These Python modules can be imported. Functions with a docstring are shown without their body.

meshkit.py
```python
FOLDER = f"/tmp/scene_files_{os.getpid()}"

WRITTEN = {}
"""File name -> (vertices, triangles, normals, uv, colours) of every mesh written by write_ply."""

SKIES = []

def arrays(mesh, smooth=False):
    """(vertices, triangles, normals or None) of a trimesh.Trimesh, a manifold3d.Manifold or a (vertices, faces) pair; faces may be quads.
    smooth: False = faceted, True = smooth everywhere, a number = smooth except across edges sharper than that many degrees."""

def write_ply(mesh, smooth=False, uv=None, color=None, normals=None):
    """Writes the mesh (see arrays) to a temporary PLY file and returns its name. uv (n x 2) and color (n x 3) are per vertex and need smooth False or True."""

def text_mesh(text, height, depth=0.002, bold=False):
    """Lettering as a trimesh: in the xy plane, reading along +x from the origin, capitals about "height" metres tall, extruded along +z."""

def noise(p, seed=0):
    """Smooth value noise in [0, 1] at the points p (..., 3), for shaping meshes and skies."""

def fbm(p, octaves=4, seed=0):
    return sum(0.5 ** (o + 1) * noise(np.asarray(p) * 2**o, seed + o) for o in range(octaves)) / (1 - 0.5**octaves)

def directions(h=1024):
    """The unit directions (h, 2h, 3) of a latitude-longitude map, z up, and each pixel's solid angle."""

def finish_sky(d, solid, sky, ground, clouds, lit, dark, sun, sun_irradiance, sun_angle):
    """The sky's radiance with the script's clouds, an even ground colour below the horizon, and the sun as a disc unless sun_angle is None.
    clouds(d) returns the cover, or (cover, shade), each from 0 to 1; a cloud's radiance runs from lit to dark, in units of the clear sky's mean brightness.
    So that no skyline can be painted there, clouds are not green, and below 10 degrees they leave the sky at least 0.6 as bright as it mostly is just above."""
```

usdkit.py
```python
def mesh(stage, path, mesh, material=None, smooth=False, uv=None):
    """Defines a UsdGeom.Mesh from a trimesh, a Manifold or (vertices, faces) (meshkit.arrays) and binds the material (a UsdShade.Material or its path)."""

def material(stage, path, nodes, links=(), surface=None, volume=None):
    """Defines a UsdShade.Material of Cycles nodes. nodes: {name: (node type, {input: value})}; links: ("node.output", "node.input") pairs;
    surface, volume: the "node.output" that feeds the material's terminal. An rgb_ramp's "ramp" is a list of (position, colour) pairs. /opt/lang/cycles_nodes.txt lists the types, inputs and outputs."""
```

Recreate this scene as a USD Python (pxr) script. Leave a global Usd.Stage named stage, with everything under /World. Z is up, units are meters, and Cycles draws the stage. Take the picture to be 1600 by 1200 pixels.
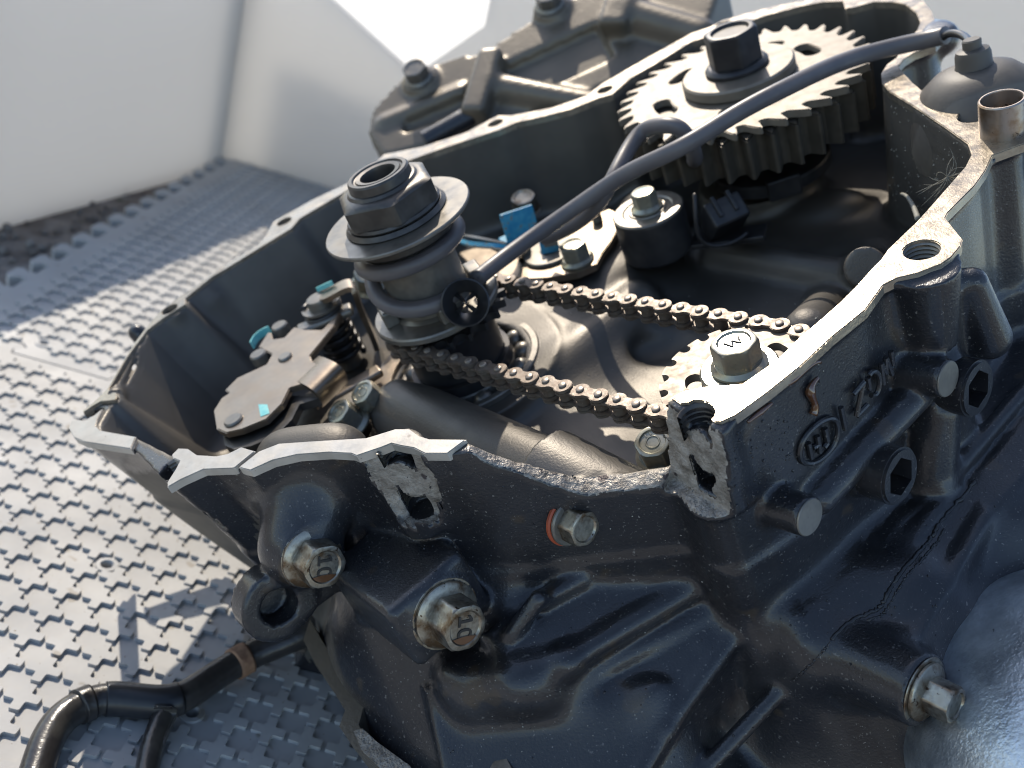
import math, random
import numpy as np, trimesh, shapely, shapely.geometry as sg, usdkit, meshkit
import manifold3d as m3
from scipy.interpolate import RBFInterpolator
from scipy.ndimage import zoom as nd_zoom
from pxr import Usd, UsdGeom, UsdLux, UsdShade, Gf, Sdf, Vt
random.seed(7); rng = np.random.default_rng(7)
stage = Usd.Stage.CreateInMemory()
UsdGeom.SetStageUpAxis(stage, 'Z'); UsdGeom.SetStageMetersPerUnit(stage, 1.0)
UsdGeom.Xform.Define(stage, '/World'); UsdGeom.Scope.Define(stage, '/World/Looks')

# ------------------------------------------------------------------ camera, frames, light
F = 1500.0                                   # focal length in pixels of a 1600 px wide picture
PITCH = 12.5                                 # the mat's grid, mm
FL_A = np.array([0.96024223, 0.27672014, 0.0368894])      # mat axes seen from the camera (x right, y down, z forward)
FL_B = np.array([-0.08434658, 0.41354393, -0.90656885])
FL_N = np.cross(FL_A, FL_B)
CAM_H = 20.192107577962233 * PITCH
R_WC = np.stack([FL_A, -FL_B, -FL_N])        # camera vector -> world vector
E_N = np.array([860, 2050, F]); E_N = E_N / np.linalg.norm(E_N)   # downward normal of the engine's joint face
E_X = np.array([1, 0, 0.0]) - E_N * E_N[0]; E_X /= np.linalg.norm(E_X)
E_Y = np.cross(-E_N, E_X)
H_CAM = 140.0                                # camera above the joint face, mm
R_EC = np.stack([E_X, E_Y, -E_N], 1)         # engine vector -> camera vector
RE = R_WC @ R_EC                             # engine -> world
T0 = np.array([0, 0, CAM_H]) + R_WC @ (E_N * H_CAM)       # engine origin in the world, mm


def ray(px, py):
    return np.array([(px - 800) / F, (py - 600) / F, 1.0])


def P(px, py, z=0.0):
    """engine point (mm) at height z over the joint face seen at a pixel of the photograph"""
    d = ray(px, py); c = d * ((H_CAM - z) / (d @ E_N))
    return np.array([c @ E_X, c @ E_Y, z])


def PF(px, py, h=0.0):
    """world point (mm) at height h over the mat"""
    d = R_WC @ ray(px, py); t = (h - CAM_H) / d[2]
    return np.array([d[0] * t, d[1] * t, h])


def PV(px, py, y):
    d = R_WC @ ray(px, py); t = y / d[1]
    return np.array([d[0] * t, y, CAM_H + d[2] * t])


def w2e(w):
    return RE.T @ (np.asarray(w, float) - T0)


def e2w(e):
    return RE @ np.asarray(e, float) + T0


cam = UsdGeom.Camera.Define(stage, '/World/camera')
cm = np.eye(4); cm[0, :3] = R_WC[:, 0]; cm[1, :3] = -R_WC[:, 1]; cm[2, :3] = -R_WC[:, 2]; cm[3, :3] = [0, 0, CAM_H / 1000]
cam.AddTransformOp().Set(Gf.Matrix4d(*cm.ravel().tolist()))
cam.CreateHorizontalApertureAttr(36.0); cam.CreateVerticalApertureAttr(27.0)
cam.CreateFocalLengthAttr(36.0 * F / 1600)
cam.CreateFocusDistanceAttr(0.245); cam.CreateFStopAttr(36.0 * F / 1600 / 2.3)
cam.CreateClippingRangeAttr(Gf.Vec2f(0.01, 200)); cam.CreateExposureAttr(0.6)

SUN = np.array([-0.41, 0.63, 0.665]); SUN /= np.linalg.norm(SUN)
sun = UsdLux.DistantLight.Define(stage, '/World/sun')
zx = SUN; xx = np.cross([0, 0, 1], zx); xx /= np.linalg.norm(xx); yx = np.cross(zx, xx)
sm_ = np.eye(4); sm_[0, :3] = xx; sm_[1, :3] = yx; sm_[2, :3] = zx
sun.AddTransformOp().Set(Gf.Matrix4d(*sm_.ravel().tolist()))
sun.CreateIntensityAttr(0.80); sun.CreateAngleAttr(0.55); sun.CreateColorAttr(Gf.Vec3f(1.0, 0.90, 0.76)); sun.CreateNormalizeAttr(True)
dome = UsdLux.DomeLight.Define(stage, '/World/sky')
skym = usdkit.material(stage, '/World/Looks/sky', {
    'sky': ('sky_texture', {'sky_type': 'single_scattering', 'sun_disc': False, 'sun_elevation': math.asin(SUN[2]), 'sun_rotation': math.atan2(SUN[0], SUN[1])}),
    'bg': ('background_shader', {'strength': 0.15})}, [('sky.color', 'bg.color')], surface='bg.background')
UsdShade.MaterialBindingAPI.Apply(dome.GetPrim()).Bind(skym)
dome.GetPrim().SetCustomDataByKey('kind', 'structure'); dome.GetPrim().SetCustomDataByKey('label', 'clear daylight sky above the yard')

# ------------------------------------------------------------------ scene helpers
counts = {}
root_of = {}


def numbered(parent, name):
    k = (parent, name); n = counts.get(k, 0); counts[k] = n + 1
    return name if n == 0 else f'{name}_{n:03d}'


class Thing:
    """a top-level Xform; its frame maps local mm to engine mm (or world mm)"""
    def __init__(s, name, label, cat=None, origin=(0, 0, 0), axes=None, group=None, kind=None, world=False):
        s.path = '/World/' + numbered('/World', name)
        s.o = np.asarray(origin, float); s.A = np.eye(3) if axes is None else np.asarray(axes, float)   # columns = local axes
        M = s.A if world else RE @ s.A
        t = s.o if world else e2w(s.o)
        m = np.eye(4); m[:3, :3] = M.T; m[3, :3] = t / 1000
        x = UsdGeom.Xform.Define(stage, s.path); x.AddTransformOp().Set(Gf.Matrix4d(*m.ravel().tolist()))
        s.prim = x.GetPrim(); s.world = world
        for k, v in (('label', label), ('category', cat), ('group', group), ('kind', kind)):
            if v: s.prim.SetCustomDataByKey(k, v)

    def part(s, name, mesh, mat, smooth=30, local=False, parent=None, label=None, kind=None):
        base = parent or s.path
        path = base + '/' + numbered(base, name)
        v, f, n = meshkit.arrays(mesh, smooth)
        if not local:
            v = (v - s.o) @ s.A
            if n is not None: n = n @ s.A
        me = usdkit.mesh(stage, path, (v / 1000, f), looks[mat])
        if n is not None:
            me.CreateNormalsAttr(Vt.Vec3fArray.FromNumpy(n.astype(np.float32))); me.SetNormalsInterpolation('vertex')
        if label: me.GetPrim().SetCustomDataByKey('label', label)
        if kind: me.GetPrim().SetCustomDataByKey('kind', kind)
        return path


def copy_thing(src, name, label, origin, axes=None, group=None, cat=None, world=False):
    was = src.prim.GetCustomData()
    t = Thing(name, label, cat or was['category'], origin, axes, group or was.get('group'), world=world)
    t.prim.GetReferences().AddInternalReference(src.prim.GetPath())
    # the local transform above stays stronger than the referenced one
    t.prim.SetInstanceable(True)
    return t


def frame(zdir, xhint=(1, 0, 0)):
    z = np.asarray(zdir, float); z = z / np.linalg.norm(z)
    x = np.asarray(xhint, float); x = x - z * (x @ z)
    if np.linalg.norm(x) < 1e-6: x = np.array([0, 1, 0]) - z * z[1]
    x /= np.linalg.norm(x)
    return np.stack([x, np.cross(z, x), z], 1)


def move(mesh, o=(0, 0, 0), A=None):
    v, f = mesh if isinstance(mesh, tuple) else (mesh.vertices, mesh.faces)
    v = np.asarray(v, float)
    if A is not None: v = v @ np.asarray(A).T
    return trimesh.Trimesh(v + np.asarray(o, float), f, process=False)


def rev(profile, n=48, shape=None):
    """turns a closed profile [(r, z) ...] round z; shape(theta, k) may scale each ring point"""
    th = np.arange(n) / n * 2 * math.pi
    m = len(profile); V = []
    for k, (r, z) in enumerate(profile):
        s = np.ones(n) if shape is None else shape(th, k)
        V.append(np.stack([r * s * np.cos(th), r * s * np.sin(th), np.full(n, z)], 1))
    V = np.concatenate(V); Fc = []
    for k in range(m):
        a, b = k * n, ((k + 1) % m) * n
        i = np.arange(n); j = (i + 1) % n
        Fc += [np.stack([a + i, a + j, b + j], 1), np.stack([a + i, b + j, b + i], 1)]
    t = trimesh.Trimesh(V, np.concatenate(Fc), process=False)
    t.merge_vertices(); t.update_faces(t.nondegenerate_faces()); t.remove_unreferenced_vertices()
    if t.volume < 0: t.invert()
    return t


def disc(r, z0, z1, c=0.3, n=48, hole=0.0):
    c = min(c, (z1 - z0) * 0.45)
    if hole <= 0:
        return rev([(0, z0), (r - c, z0), (r, z0 + c), (r, z1 - c), (r - c, z1), (0, z1)], n)
    return rev([(hole, z0), (r - c, z0), (r, z0 + c), (r, z1 - c), (r - c, z1), (hole + c, z1), (hole, z1 - c)], n)


def hexhead(af, z0, z1, recess=0.6, n=96, ch=0.9):
    ri = af / 2

    def sh(th, k):
        hexr = 1 / np.cos((th + math.pi / 6) % (math.pi / 3) - math.pi / 6)
        full = np.minimum(hexr, 1.125)
        return full if k in (1, 2) else (np.minimum(full, 1.04) if k == 3 else np.ones_like(th))
    rr = ri * 0.80
    prof = [(0, z0), (ri, z0), (ri, z1 - ch), (ri * 0.985, z1 - 0.15), (ri * 0.93, z1), (rr, z1), (rr * 0.9, z1 - recess), (0, z1 - recess)]
    return rev(prof, n, sh)


def poly_prism(pts, z0, z1, holes=()):
    p = sg.Polygon(np.asarray(pts)[:, :2], [np.asarray(h)[:, :2] for h in holes])
    if not p.is_valid: p = p.buffer(0)
    if p.geom_type == 'MultiPolygon': p = max(p.geoms, key=lambda g: g.area)
    m = trimesh.creation.extrude_polygon(p, z1 - z0, engine='earcut'); m.apply_translation([0, 0, z0])
    return m


def shape_prism(p, z0, z1):
    ms = []
    for g in getattr(p, 'geoms', [p]):
        if g.area < 1e-3: continue
        m = trimesh.creation.extrude_polygon(g, z1 - z0, engine='earcut'); m.apply_translation([0, 0, z0]); ms.append(m)
    return trimesh.util.concatenate(ms)


def ring_pts(c, r, n=28):
    t = np.arange(n) / n * 2 * math.pi
    return np.stack([c[0] + r * np.cos(t), c[1] + r * np.sin(t)], 1)


def spline(pts, n):
    pts = np.asarray(pts, float); d = np.r_[0, np.cumsum(np.linalg.norm(np.diff(pts, axis=0), axis=1) ** 0.5)]
    from scipy.interpolate import CubicSpline
    return CubicSpline(d, pts)(np.linspace(0, d[-1], n))


def tube(path, r, n=16, caps=True):
    path = np.asarray(path, float); m = len(path); r = np.broadcast_to(np.asarray(r, float), (m,))
    t = np.gradient(path, axis=0); t /= np.linalg.norm(t, axis=1, keepdims=True)
    u = np.cross(t[0], [0.3, 0.2, 1]); u /= np.linalg.norm(u); V = []
    th = np.arange(n) / n * 2 * math.pi
    for k in range(m):
        u = u - t[k] * (u @ t[k]); u /= np.linalg.norm(u); w = np.cross(t[k], u)
        V.append(path[k] + r[k] * (np.cos(th)[:, None] * u + np.sin(th)[:, None] * w))
    V = np.concatenate(V); Fc = []
    i = np.arange(n); j = (i + 1) % n
    for k in range(m - 1):
        a, b = k * n, (k + 1) * n
        Fc += [np.stack([a + i, a + j, b + j], 1), np.stack([a + i, b + j, b + i], 1)]
    if caps:
        V = np.vstack([V, path[0], path[-1]]); c0, c1 = m * n, m * n + 1; b = (m - 1) * n
        Fc += [np.stack([np.full(n, c0), j, i], 1), np.stack([np.full(n, c1), b + i, b + j], 1)]
    return trimesh.Trimesh(V, np.concatenate(Fc), process=False)


def rbox(sx, sy, sz, r=0.5, o=(0, 0, 0), A=None):
    s = m3.Manifold.sphere(r, 12)
    pts = [s.translate([x * (sx / 2 - r), y * (sy / 2 - r), z * (sz / 2 - r)]) for x in (-1, 1) for y in (-1, 1) for z in (-1, 1)]
    me = m3.Manifold.batch_hull(pts).to_mesh()
    return move((me.vert_properties[:, :3], me.tri_verts), o, A)


def bent_strip(path, width_dir, w, t):
    """sheet metal: a strip of width w swept along path, thickness t"""
    path = np.asarray(path, float); wd = np.asarray(width_dir, float); wd /= np.linalg.norm(wd)
    tg = np.gradient(path, axis=0); nn = np.cross(tg, wd); nn /= np.linalg.norm(nn, axis=1, keepdims=True)
    c = np.stack([path - wd * w / 2, path + wd * w / 2, path + wd * w / 2 + nn * t, path - wd * w / 2 + nn * t], 1)
    m = len(path); V = c.reshape(-1, 3); Fc = []
    for k in range(m - 1):
        for e in range(4):
            a, b = k * 4 + e, k * 4 + (e + 1) % 4
            Fc += [[a, b, b + 4], [a, b + 4, a + 4]]
    Fc += [[0, 2, 1], [0, 3, 2]]; b = (m - 1) * 4; Fc += [[b, b + 1, b + 2], [b, b + 2, b + 3]]
    t_ = trimesh.Trimesh(V, Fc, process=False); t_.fix_normals()
    return t_


# ------------------------------------------------------------------ materials
looks = {}


def mat(name, base, rough=0.5, metal=0.0, noise=None, bump=None, spots=None, rough_var=0.0, coat=0.0, spec=0.5, ramp=None, extra=None):
    """noise: (scale, colour2, contrast lo, hi); bump: (scale, strength, distance); spots: (scale, threshold, colour)"""
    N = {'tc': ('texture_coordinate', {}), 'p': ('principled_bsdf', {'base_color': base, 'roughness': rough, 'metallic': metal, 'coat_weight': coat, 'coat_roughness': 0.12, 'specular_ior_level': spec})}
    L = []; col = None
    if noise:
        N['n1'] = ('noise_texture', {'scale': noise[0], 'detail': 5.0, 'roughness': 0.6}); L.append(('tc.object', 'n1.vector'))
        N['r1'] = ('map_range', {'from_min': noise[2], 'from_max': noise[3], 'clamp': True}); L.append(('n1.fac', 'r1.value'))
        N['m1'] = ('mix_color', {'a': base, 'b': noise[1]}); L += [('r1.result', 'm1.fac')]; col = 'm1.result'
    if spots:
        for si, sp in enumerate(spots if isinstance(spots, list) else [spots]):
            a, b, c = f'n2{si}', f'r2{si}', f'm2{si}'
            N[a] = ('noise_texture', {'scale': sp[0], 'detail': 2.0, 'roughness': 0.7}); L.append(('tc.object', a + '.vector'))
            N[b] = ('map_range', {'from_min': sp[1], 'from_max': sp[1] + 0.04, 'clamp': True}); L.append((a + '.fac', b + '.value'))
            N[c] = ('mix_color', {'a': base, 'b': sp[2]}); L.append((b + '.result', c + '.fac'))
            if col: L.append((col, c + '.a'))
            col = c + '.result'
    if col: L.append((col, 'p.base_color'))
    if rough_var:
        N['n3'] = ('noise_texture', {'scale': (noise[0] if noise else 60.0) * 1.7, 'detail': 4.0}); L.append(('tc.object', 'n3.vector'))
        N['r3'] = ('map_range', {'from_min': 0.3, 'from_max': 0.7, 'to_min': max(rough - rough_var, 0.05), 'to_max': rough + rough_var, 'clamp': True}); L += [('n3.fac', 'r3.value'), ('r3.result', 'p.roughness')]
    if bump:
        N['n4'] = ('noise_texture', {'scale': bump[0], 'detail': 3.0, 'roughness': 0.6}); L.append(('tc.object', 'n4.vector'))
        N['b4'] = ('bump', {'strength': bump[1], 'distance': bump[2]}); L += [('n4.fac', 'b4.height'), ('b4.normal', 'p.normal')]
    looks[name] = usdkit.material(stage, '/World/Looks/' + name, N, L, surface='p.BSDF')


mat('black_paint', (0.008, 0.008, 0.0095), 0.27, 0.0, noise=(35, (0.016, 0.0155, 0.016), 0.4, 0.75), bump=(1500, 0.65, 0.00025), spots=[(55, 0.64, (0.024, 0.018, 0.013)), (750, 0.665, (0.085, 0.08, 0.074)), (1300, 0.69, (0.20, 0.19, 0.175))], rough_var=0.08, spec=0.5, coat=0.4)
mat('inner_casting', (0.116, 0.106, 0.092), 0.48, 0.65, noise=(30, (0.078, 0.072, 0.064), 0.35, 0.7), bump=(1500, 0.5, 0.0002), spots=[(1100, 0.75, (0.02, 0.02, 0.02))], rough_var=0.08)
mat('rear_casting', (0.135, 0.113, 0.083), 0.36, 0.45, noise=(20, (0.10, 0.085, 0.065), 0.35, 0.7), bump=(900, 0.4, 0.0003), rough_var=0.06)
mat('machined', (0.33, 0.285, 0.225), 0.27, 0.75, noise=(120, (0.23, 0.195, 0.15), 0.42, 0.72), bump=(1100, 0.45, 0.00016), spots=[(700, 0.70, (0.16, 0.12, 0.09)), (60, 0.70, (0.30, 0.20, 0.11))], rough_var=0.1)
mat('fracture', (0.29, 0.27, 0.24), 0.5, 0.5, noise=(260, (0.15, 0.132, 0.112), 0.40, 0.68), bump=(700, 1.0, 0.0009), spots=[(150, 0.68, (0.05, 0.04, 0.04))], rough_var=0.15)
mat('zinc', (0.32, 0.30, 0.225), 0.30, 0.75, noise=(150, (0.27, 0.26, 0.22), 0.4, 0.6), spots=[(1300, 0.70, (0.12, 0.09, 0.06)), (260, 0.70, (0.42, 0.36, 0.25))], bump=(900, 0.2, 0.0001), rough_var=0.08)
mat('dirty_zinc', (0.36, 0.33, 0.27), 0.34, 0.95, noise=(200, (0.13, 0.085, 0.05), 0.42, 0.64), spots=[(500, 0.66, (0.07, 0.045, 0.03))], bump=(900, 0.3, 0.0002), rough_var=0.1)
mat('dark_steel', (0.060, 0.056, 0.052), 0.40, 0.8, noise=(150, (0.10, 0.094, 0.085), 0.4, 0.7), bump=(1500, 0.2, 0.00008), rough_var=0.06)
mat('worn_steel', (0.19, 0.175, 0.15), 0.36, 0.7, noise=(120, (0.13, 0.12, 0.105), 0.4, 0.7), spots=[(1100, 0.74, (0.09, 0.08, 0.07))], bump=(1200, 0.2, 0.0001), rough_var=0.08)
mat('black_steel', (0.030, 0.029, 0.030), 0.40, 0.6, noise=(100, (0.055, 0.052, 0.05), 0.4, 0.7), rough_var=0.08)
mat('gear_steel', (0.165, 0.142, 0.112), 0.48, 0.35, noise=(160, (0.125, 0.107, 0.085), 0.4, 0.7), spots=[(900, 0.72, (0.10, 0.085, 0.07))], bump=(1200, 0.25, 0.0001), rough_var=0.06)
mat('chain_steel', (0.125, 0.104, 0.085), 0.46, 0.5, noise=(400, (0.095, 0.068, 0.05), 0.4, 0.65), spots=[(1500, 0.66, (0.22, 0.175, 0.13))], bump=(1500, 0.4, 0.0001), rough_var=0.1)
mat('chain_pin_steel', (0.24, 0.20, 0.16), 0.38, 0.5, spots=[(1300, 0.66, (0.18, 0.13, 0.10))], bump=(1500, 0.3, 0.0001))
mat('sprocket_steel', (0.20, 0.165, 0.13), 0.48, 0.35, noise=(250, (0.155, 0.12, 0.09), 0.4, 0.65), spots=[(1300, 0.67, (0.10, 0.07, 0.05))], bump=(1300, 0.3, 0.0001), rough_var=0.08)
mat('bronze_plate', (0.27, 0.225, 0.175), 0.34, 0.95, noise=(80, (0.22, 0.18, 0.14), 0.4, 0.7), bump=(1200, 0.15, 0.0001), rough_var=0.06)
mat('grey_rubber', (0.075, 0.068, 0.070), 0.42, 0.0, noise=(80, (0.10, 0.09, 0.088), 0.4, 0.7), bump=(1300, 0.25, 0.0001), rough_var=0.08)
mat('boot_rubber', (0.060, 0.053, 0.045), 0.55, 0.0, noise=(70, (0.10, 0.088, 0.07), 0.4, 0.7), spots=[(500, 0.74, (0.22, 0.19, 0.15))], bump=(900, 0.3, 0.0001))
mat('black_plastic', (0.012, 0.012, 0.013), 0.32, 0.0, bump=(900, 0.2, 0.0001), noise=(90, (0.03, 0.028, 0.026), 0.5, 0.75))
mat('tape', (0.020, 0.018, 0.017), 0.24, 0.0, noise=(60, (0.055, 0.05, 0.042), 0.5, 0.7), bump=(250, 0.35, 0.0006), rough_var=0.08)
mat('blue_paint', (0.012, 0.20, 0.36), 0.40, 0.0, noise=(300, (0.05, 0.30, 0.42), 0.4, 0.6), spots=[(330, 0.58, (0.17, 0.16, 0.14))], bump=(500, 0.5, 0.0003))
mat('teal_paint', (0.10, 0.42, 0.44), 0.45, 0.0, noise=(400, (0.20, 0.52, 0.50), 0.4, 0.6), bump=(500, 0.5, 0.0002))
mat('oil', (0.05, 0.018, 0.005), 0.05, 0.0, coat=1.0, spec=0.8)
mat('orange_seal', (0.28, 0.055, 0.022), 0.5, 0.0)
mat('rust', (0.16, 0.08, 0.045), 0.75, 0.1, noise=(300, (0.25, 0.14, 0.08), 0.4, 0.6), bump=(500, 0.6, 0.0004))
mat('tarnished_tube', (0.36, 0.31, 0.27), 0.34, 0.9, noise=(160, (0.24, 0.16, 0.10), 0.45, 0.66), spots=[(500, 0.66, (0.07, 0.05, 0.04))], bump=(600, 0.3, 0.0002))
mat('mat_plastic', (0.35, 0.345, 0.33), 0.6, 0.0, noise=(14, (0.285, 0.275, 0.255), 0.42, 0.72), spots=[(70, 0.66, (0.24, 0.215, 0.18)), (420, 0.70, (0.15, 0.12, 0.09))], bump=(350, 0.12, 0.0004), rough_var=0.08)
looks['panel_white'] = usdkit.material(stage, '/World/Looks/panel_white', {
    'tc': ('texture_coordinate', {}), 'n': ('noise_texture', {'scale': 5.0, 'detail': 4.0}), 'c': ('mix_color', {'a': (0.62, 0.62, 0.61), 'b': (0.56, 0.56, 0.55)}),
    'p': ('principled_bsdf', {'roughness': 0.42}), 't': ('translucent_bsdf', {'color': (0.74, 0.735, 0.72)}), 'x': ('mix_closure', {'fac': 0.62})},
    [('tc.object', 'n.vector'), ('n.fac', 'c.fac'), ('c.result', 'p.base_color'), ('p.BSDF', 'x.closure1'), ('t.BSDF', 'x.closure2')], surface='x.closure')
looks['thin_sheet'] = usdkit.material(stage, '/World/Looks/thin_sheet', {
    'p': ('principled_bsdf', {'base_color': (0.85, 0.85, 0.84), 'roughness': 0.5}), 't': ('translucent_bsdf', {'color': (0.92, 0.91, 0.88)}), 'x': ('mix_closure', {'fac': 0.80})},
    [('p.BSDF', 'x.closure1'), ('t.BSDF', 'x.closure2')], surface='x.closure')  # mostly translucent, so the added sheet glows when backlit
mat('corner_shade', (0.36, 0.36, 0.37), 0.6)  # grey standing for the shadow line in the panel corner
mat('soil', (0.13, 0.105, 0.085), 0.9, 0.0, noise=(60, (0.23, 0.20, 0.17), 0.4, 0.65), spots=[(40, 0.68, (0.06, 0.06, 0.03))], bump=(90, 0.8, 0.006))
mat('fluff', (0.28, 0.265, 0.215), 0.8)
mat('dry_grass', (0.30, 0.29, 0.25), 0.7)
mat('sky_tinted_metal', (0.60, 0.66, 0.70), 0.34, 0.8, noise=(60, (0.22, 0.25, 0.28), 0.4, 0.7), bump=(1000, 0.5, 0.0004), spots=[(260, 0.74, (0.03, 0.03, 0.03))], rough_var=0.1)  # pale blue base imitates sky mirrored in the lower right cover

mat('machined_pale', (0.43, 0.40, 0.355), 0.40, 0.6, noise=(120, (0.33, 0.305, 0.265), 0.42, 0.72), bump=(1000, 0.3, 0.00012), spots=[(700, 0.71, (0.16, 0.12, 0.09)), (90, 0.70, (0.10, 0.08, 0.065))], rough_var=0.08)  # paler tone of the machined metal, for the near and left corner faces
mat('shaded_gear', (0.085, 0.073, 0.057), 0.36, 0.5, noise=(120, (0.055, 0.047, 0.037), 0.4, 0.7), rough_var=0.08)  # dark base stands for the shade the thick gear sits in

# ------------------------------------------------------------------ setting: soil, mat tiles, white panels
LX, LY = -12.533, 24.327                     # mat grid origin seen from the camera's foot


def LW(i, j, h=0.0):
    return np.array([(i + LX) * PITCH, (LY - j) * PITCH, h])


def project(w):
    c = R_WC.T @ (np.asarray(w, float) - [0, 0, CAM_H])
    return np.array([800 + F * c[0] / c[2], 600 + F * c[1] / c[2], c[2]])


g = np.linspace(-1, 1, 61); gx, gy = np.meshgrid(np.sign(g) * np.abs(g) ** 2.2 * 9000, np.sign(g) * np.abs(g) ** 2.2 * 9000 + 600)
gz = -13 + 4.0 * (meshkit.fbm(np.stack([gx / 60, gy / 60, gx * 0], -1), 4) - 0.5)
V = np.stack([gx, gy, gz], -1).reshape(-1, 3); ii = np.arange(60)[:, None] * 61 + np.arange(60)[None]
ground = Thing('ground', 'brown gritty bare ground beside the grey mat', kind='structure', world=True)
ground.part('soil', trimesh.Trimesh(V, np.stack([ii, ii + 1, ii + 62, ii + 61], -1).reshape(-1, 4)[:, [0, 1, 2, 0, 2, 3]].reshape(-1, 3), process=False), 'soil', True)
pebbles = []
for k in range(420):
    s = trimesh.creation.icosphere(1, 1.0); s.vertices *= rng.uniform(0.7, 1.3, 3) * rng.uniform(1.0, 3.6)
    s.vertices += rng.normal(0, 0.12, s.vertices.shape)
    s.apply_translation([rng.uniform(-420, -255), rng.uniform(260, 860), -12 + rng.uniform(-0.5, 1.0)]); pebbles.append(s)
ground.part('grit', trimesh.util.concatenate(pebbles), 'soil', 40, kind='stuff')

GAP = 0.05


def edge_wave(n, amp, period, width, phase=0.0):
    """the puzzle edge of a tile along 0..n, in grid units"""
    out = []
    k = 0
    while k * period + phase < n:
        c = k * period + phase + period / 2
        w = width
        out += [(c - w * 0.36, 0), (c - w * 0.30, amp * 0.35), (c - w * 0.52, amp * 0.72), (c - w * 0.34, amp), (c + w * 0.34, amp), (c + w * 0.52, amp * 0.72), (c + w * 0.30, amp * 0.35), (c + w * 0.36, 0)]
        k += 1
    return [(0, 0)] + out + [(n, 0)]


def tile_outline(i0, i1, j0, j1, left, top, bottom):
    e = edge_wave(j1 - j0, 0.95, 2.0, 1.25)
    pts = [(i0 - (v if left else 0), j1 - u) for u, v in e]
    if top == 'tabs':
        pts += [(i0 + u, j0 - v) for u, v in edge_wave(i1 - i0, 0.95, 2.0, 1.25)]
    elif top == 'loops':
        pts += [(i0 + u, j0 - v) for u, v in edge_wave(i1 - i0, 0.9, 5.0, 1.5)]
    else:
        pts += [(i0, j0), (i1, j0)]
    if bottom == 'loops':
        pts += [(i1 - u, j1 - GAP - v) for u, v in [(i1 - i0 - a, b) for a, b in edge_wave(i1 - i0, 0.9, 5.0, 1.5)][::-1]]
    else:
        pts += [(i1, j1), (i0, j1)]
    return pts


def plus_shape():
    a, w = 0.44 * PITCH, 0.135 * PITCH
    s = sg.box(-a, -w, a, w).union(sg.box(-w, -a, w, a))
    return s.buffer(0.6, quad_segs=2).buffer(-1.2, quad_segs=2).buffer(0.6, quad_segs=3).simplify(0.04)


PLUS = plus_shape()
p_lo = trimesh.creation.extrude_polygon(PLUS, 1.5, engine='earcut')
STUD = p_lo


def stud_at(i, j):
    m = STUD.copy(); c = LW(i - 0.15, j - 0.15, -0.1)
    m.vertices = m.vertices + c + [0, 0, 0]
    return m


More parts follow.
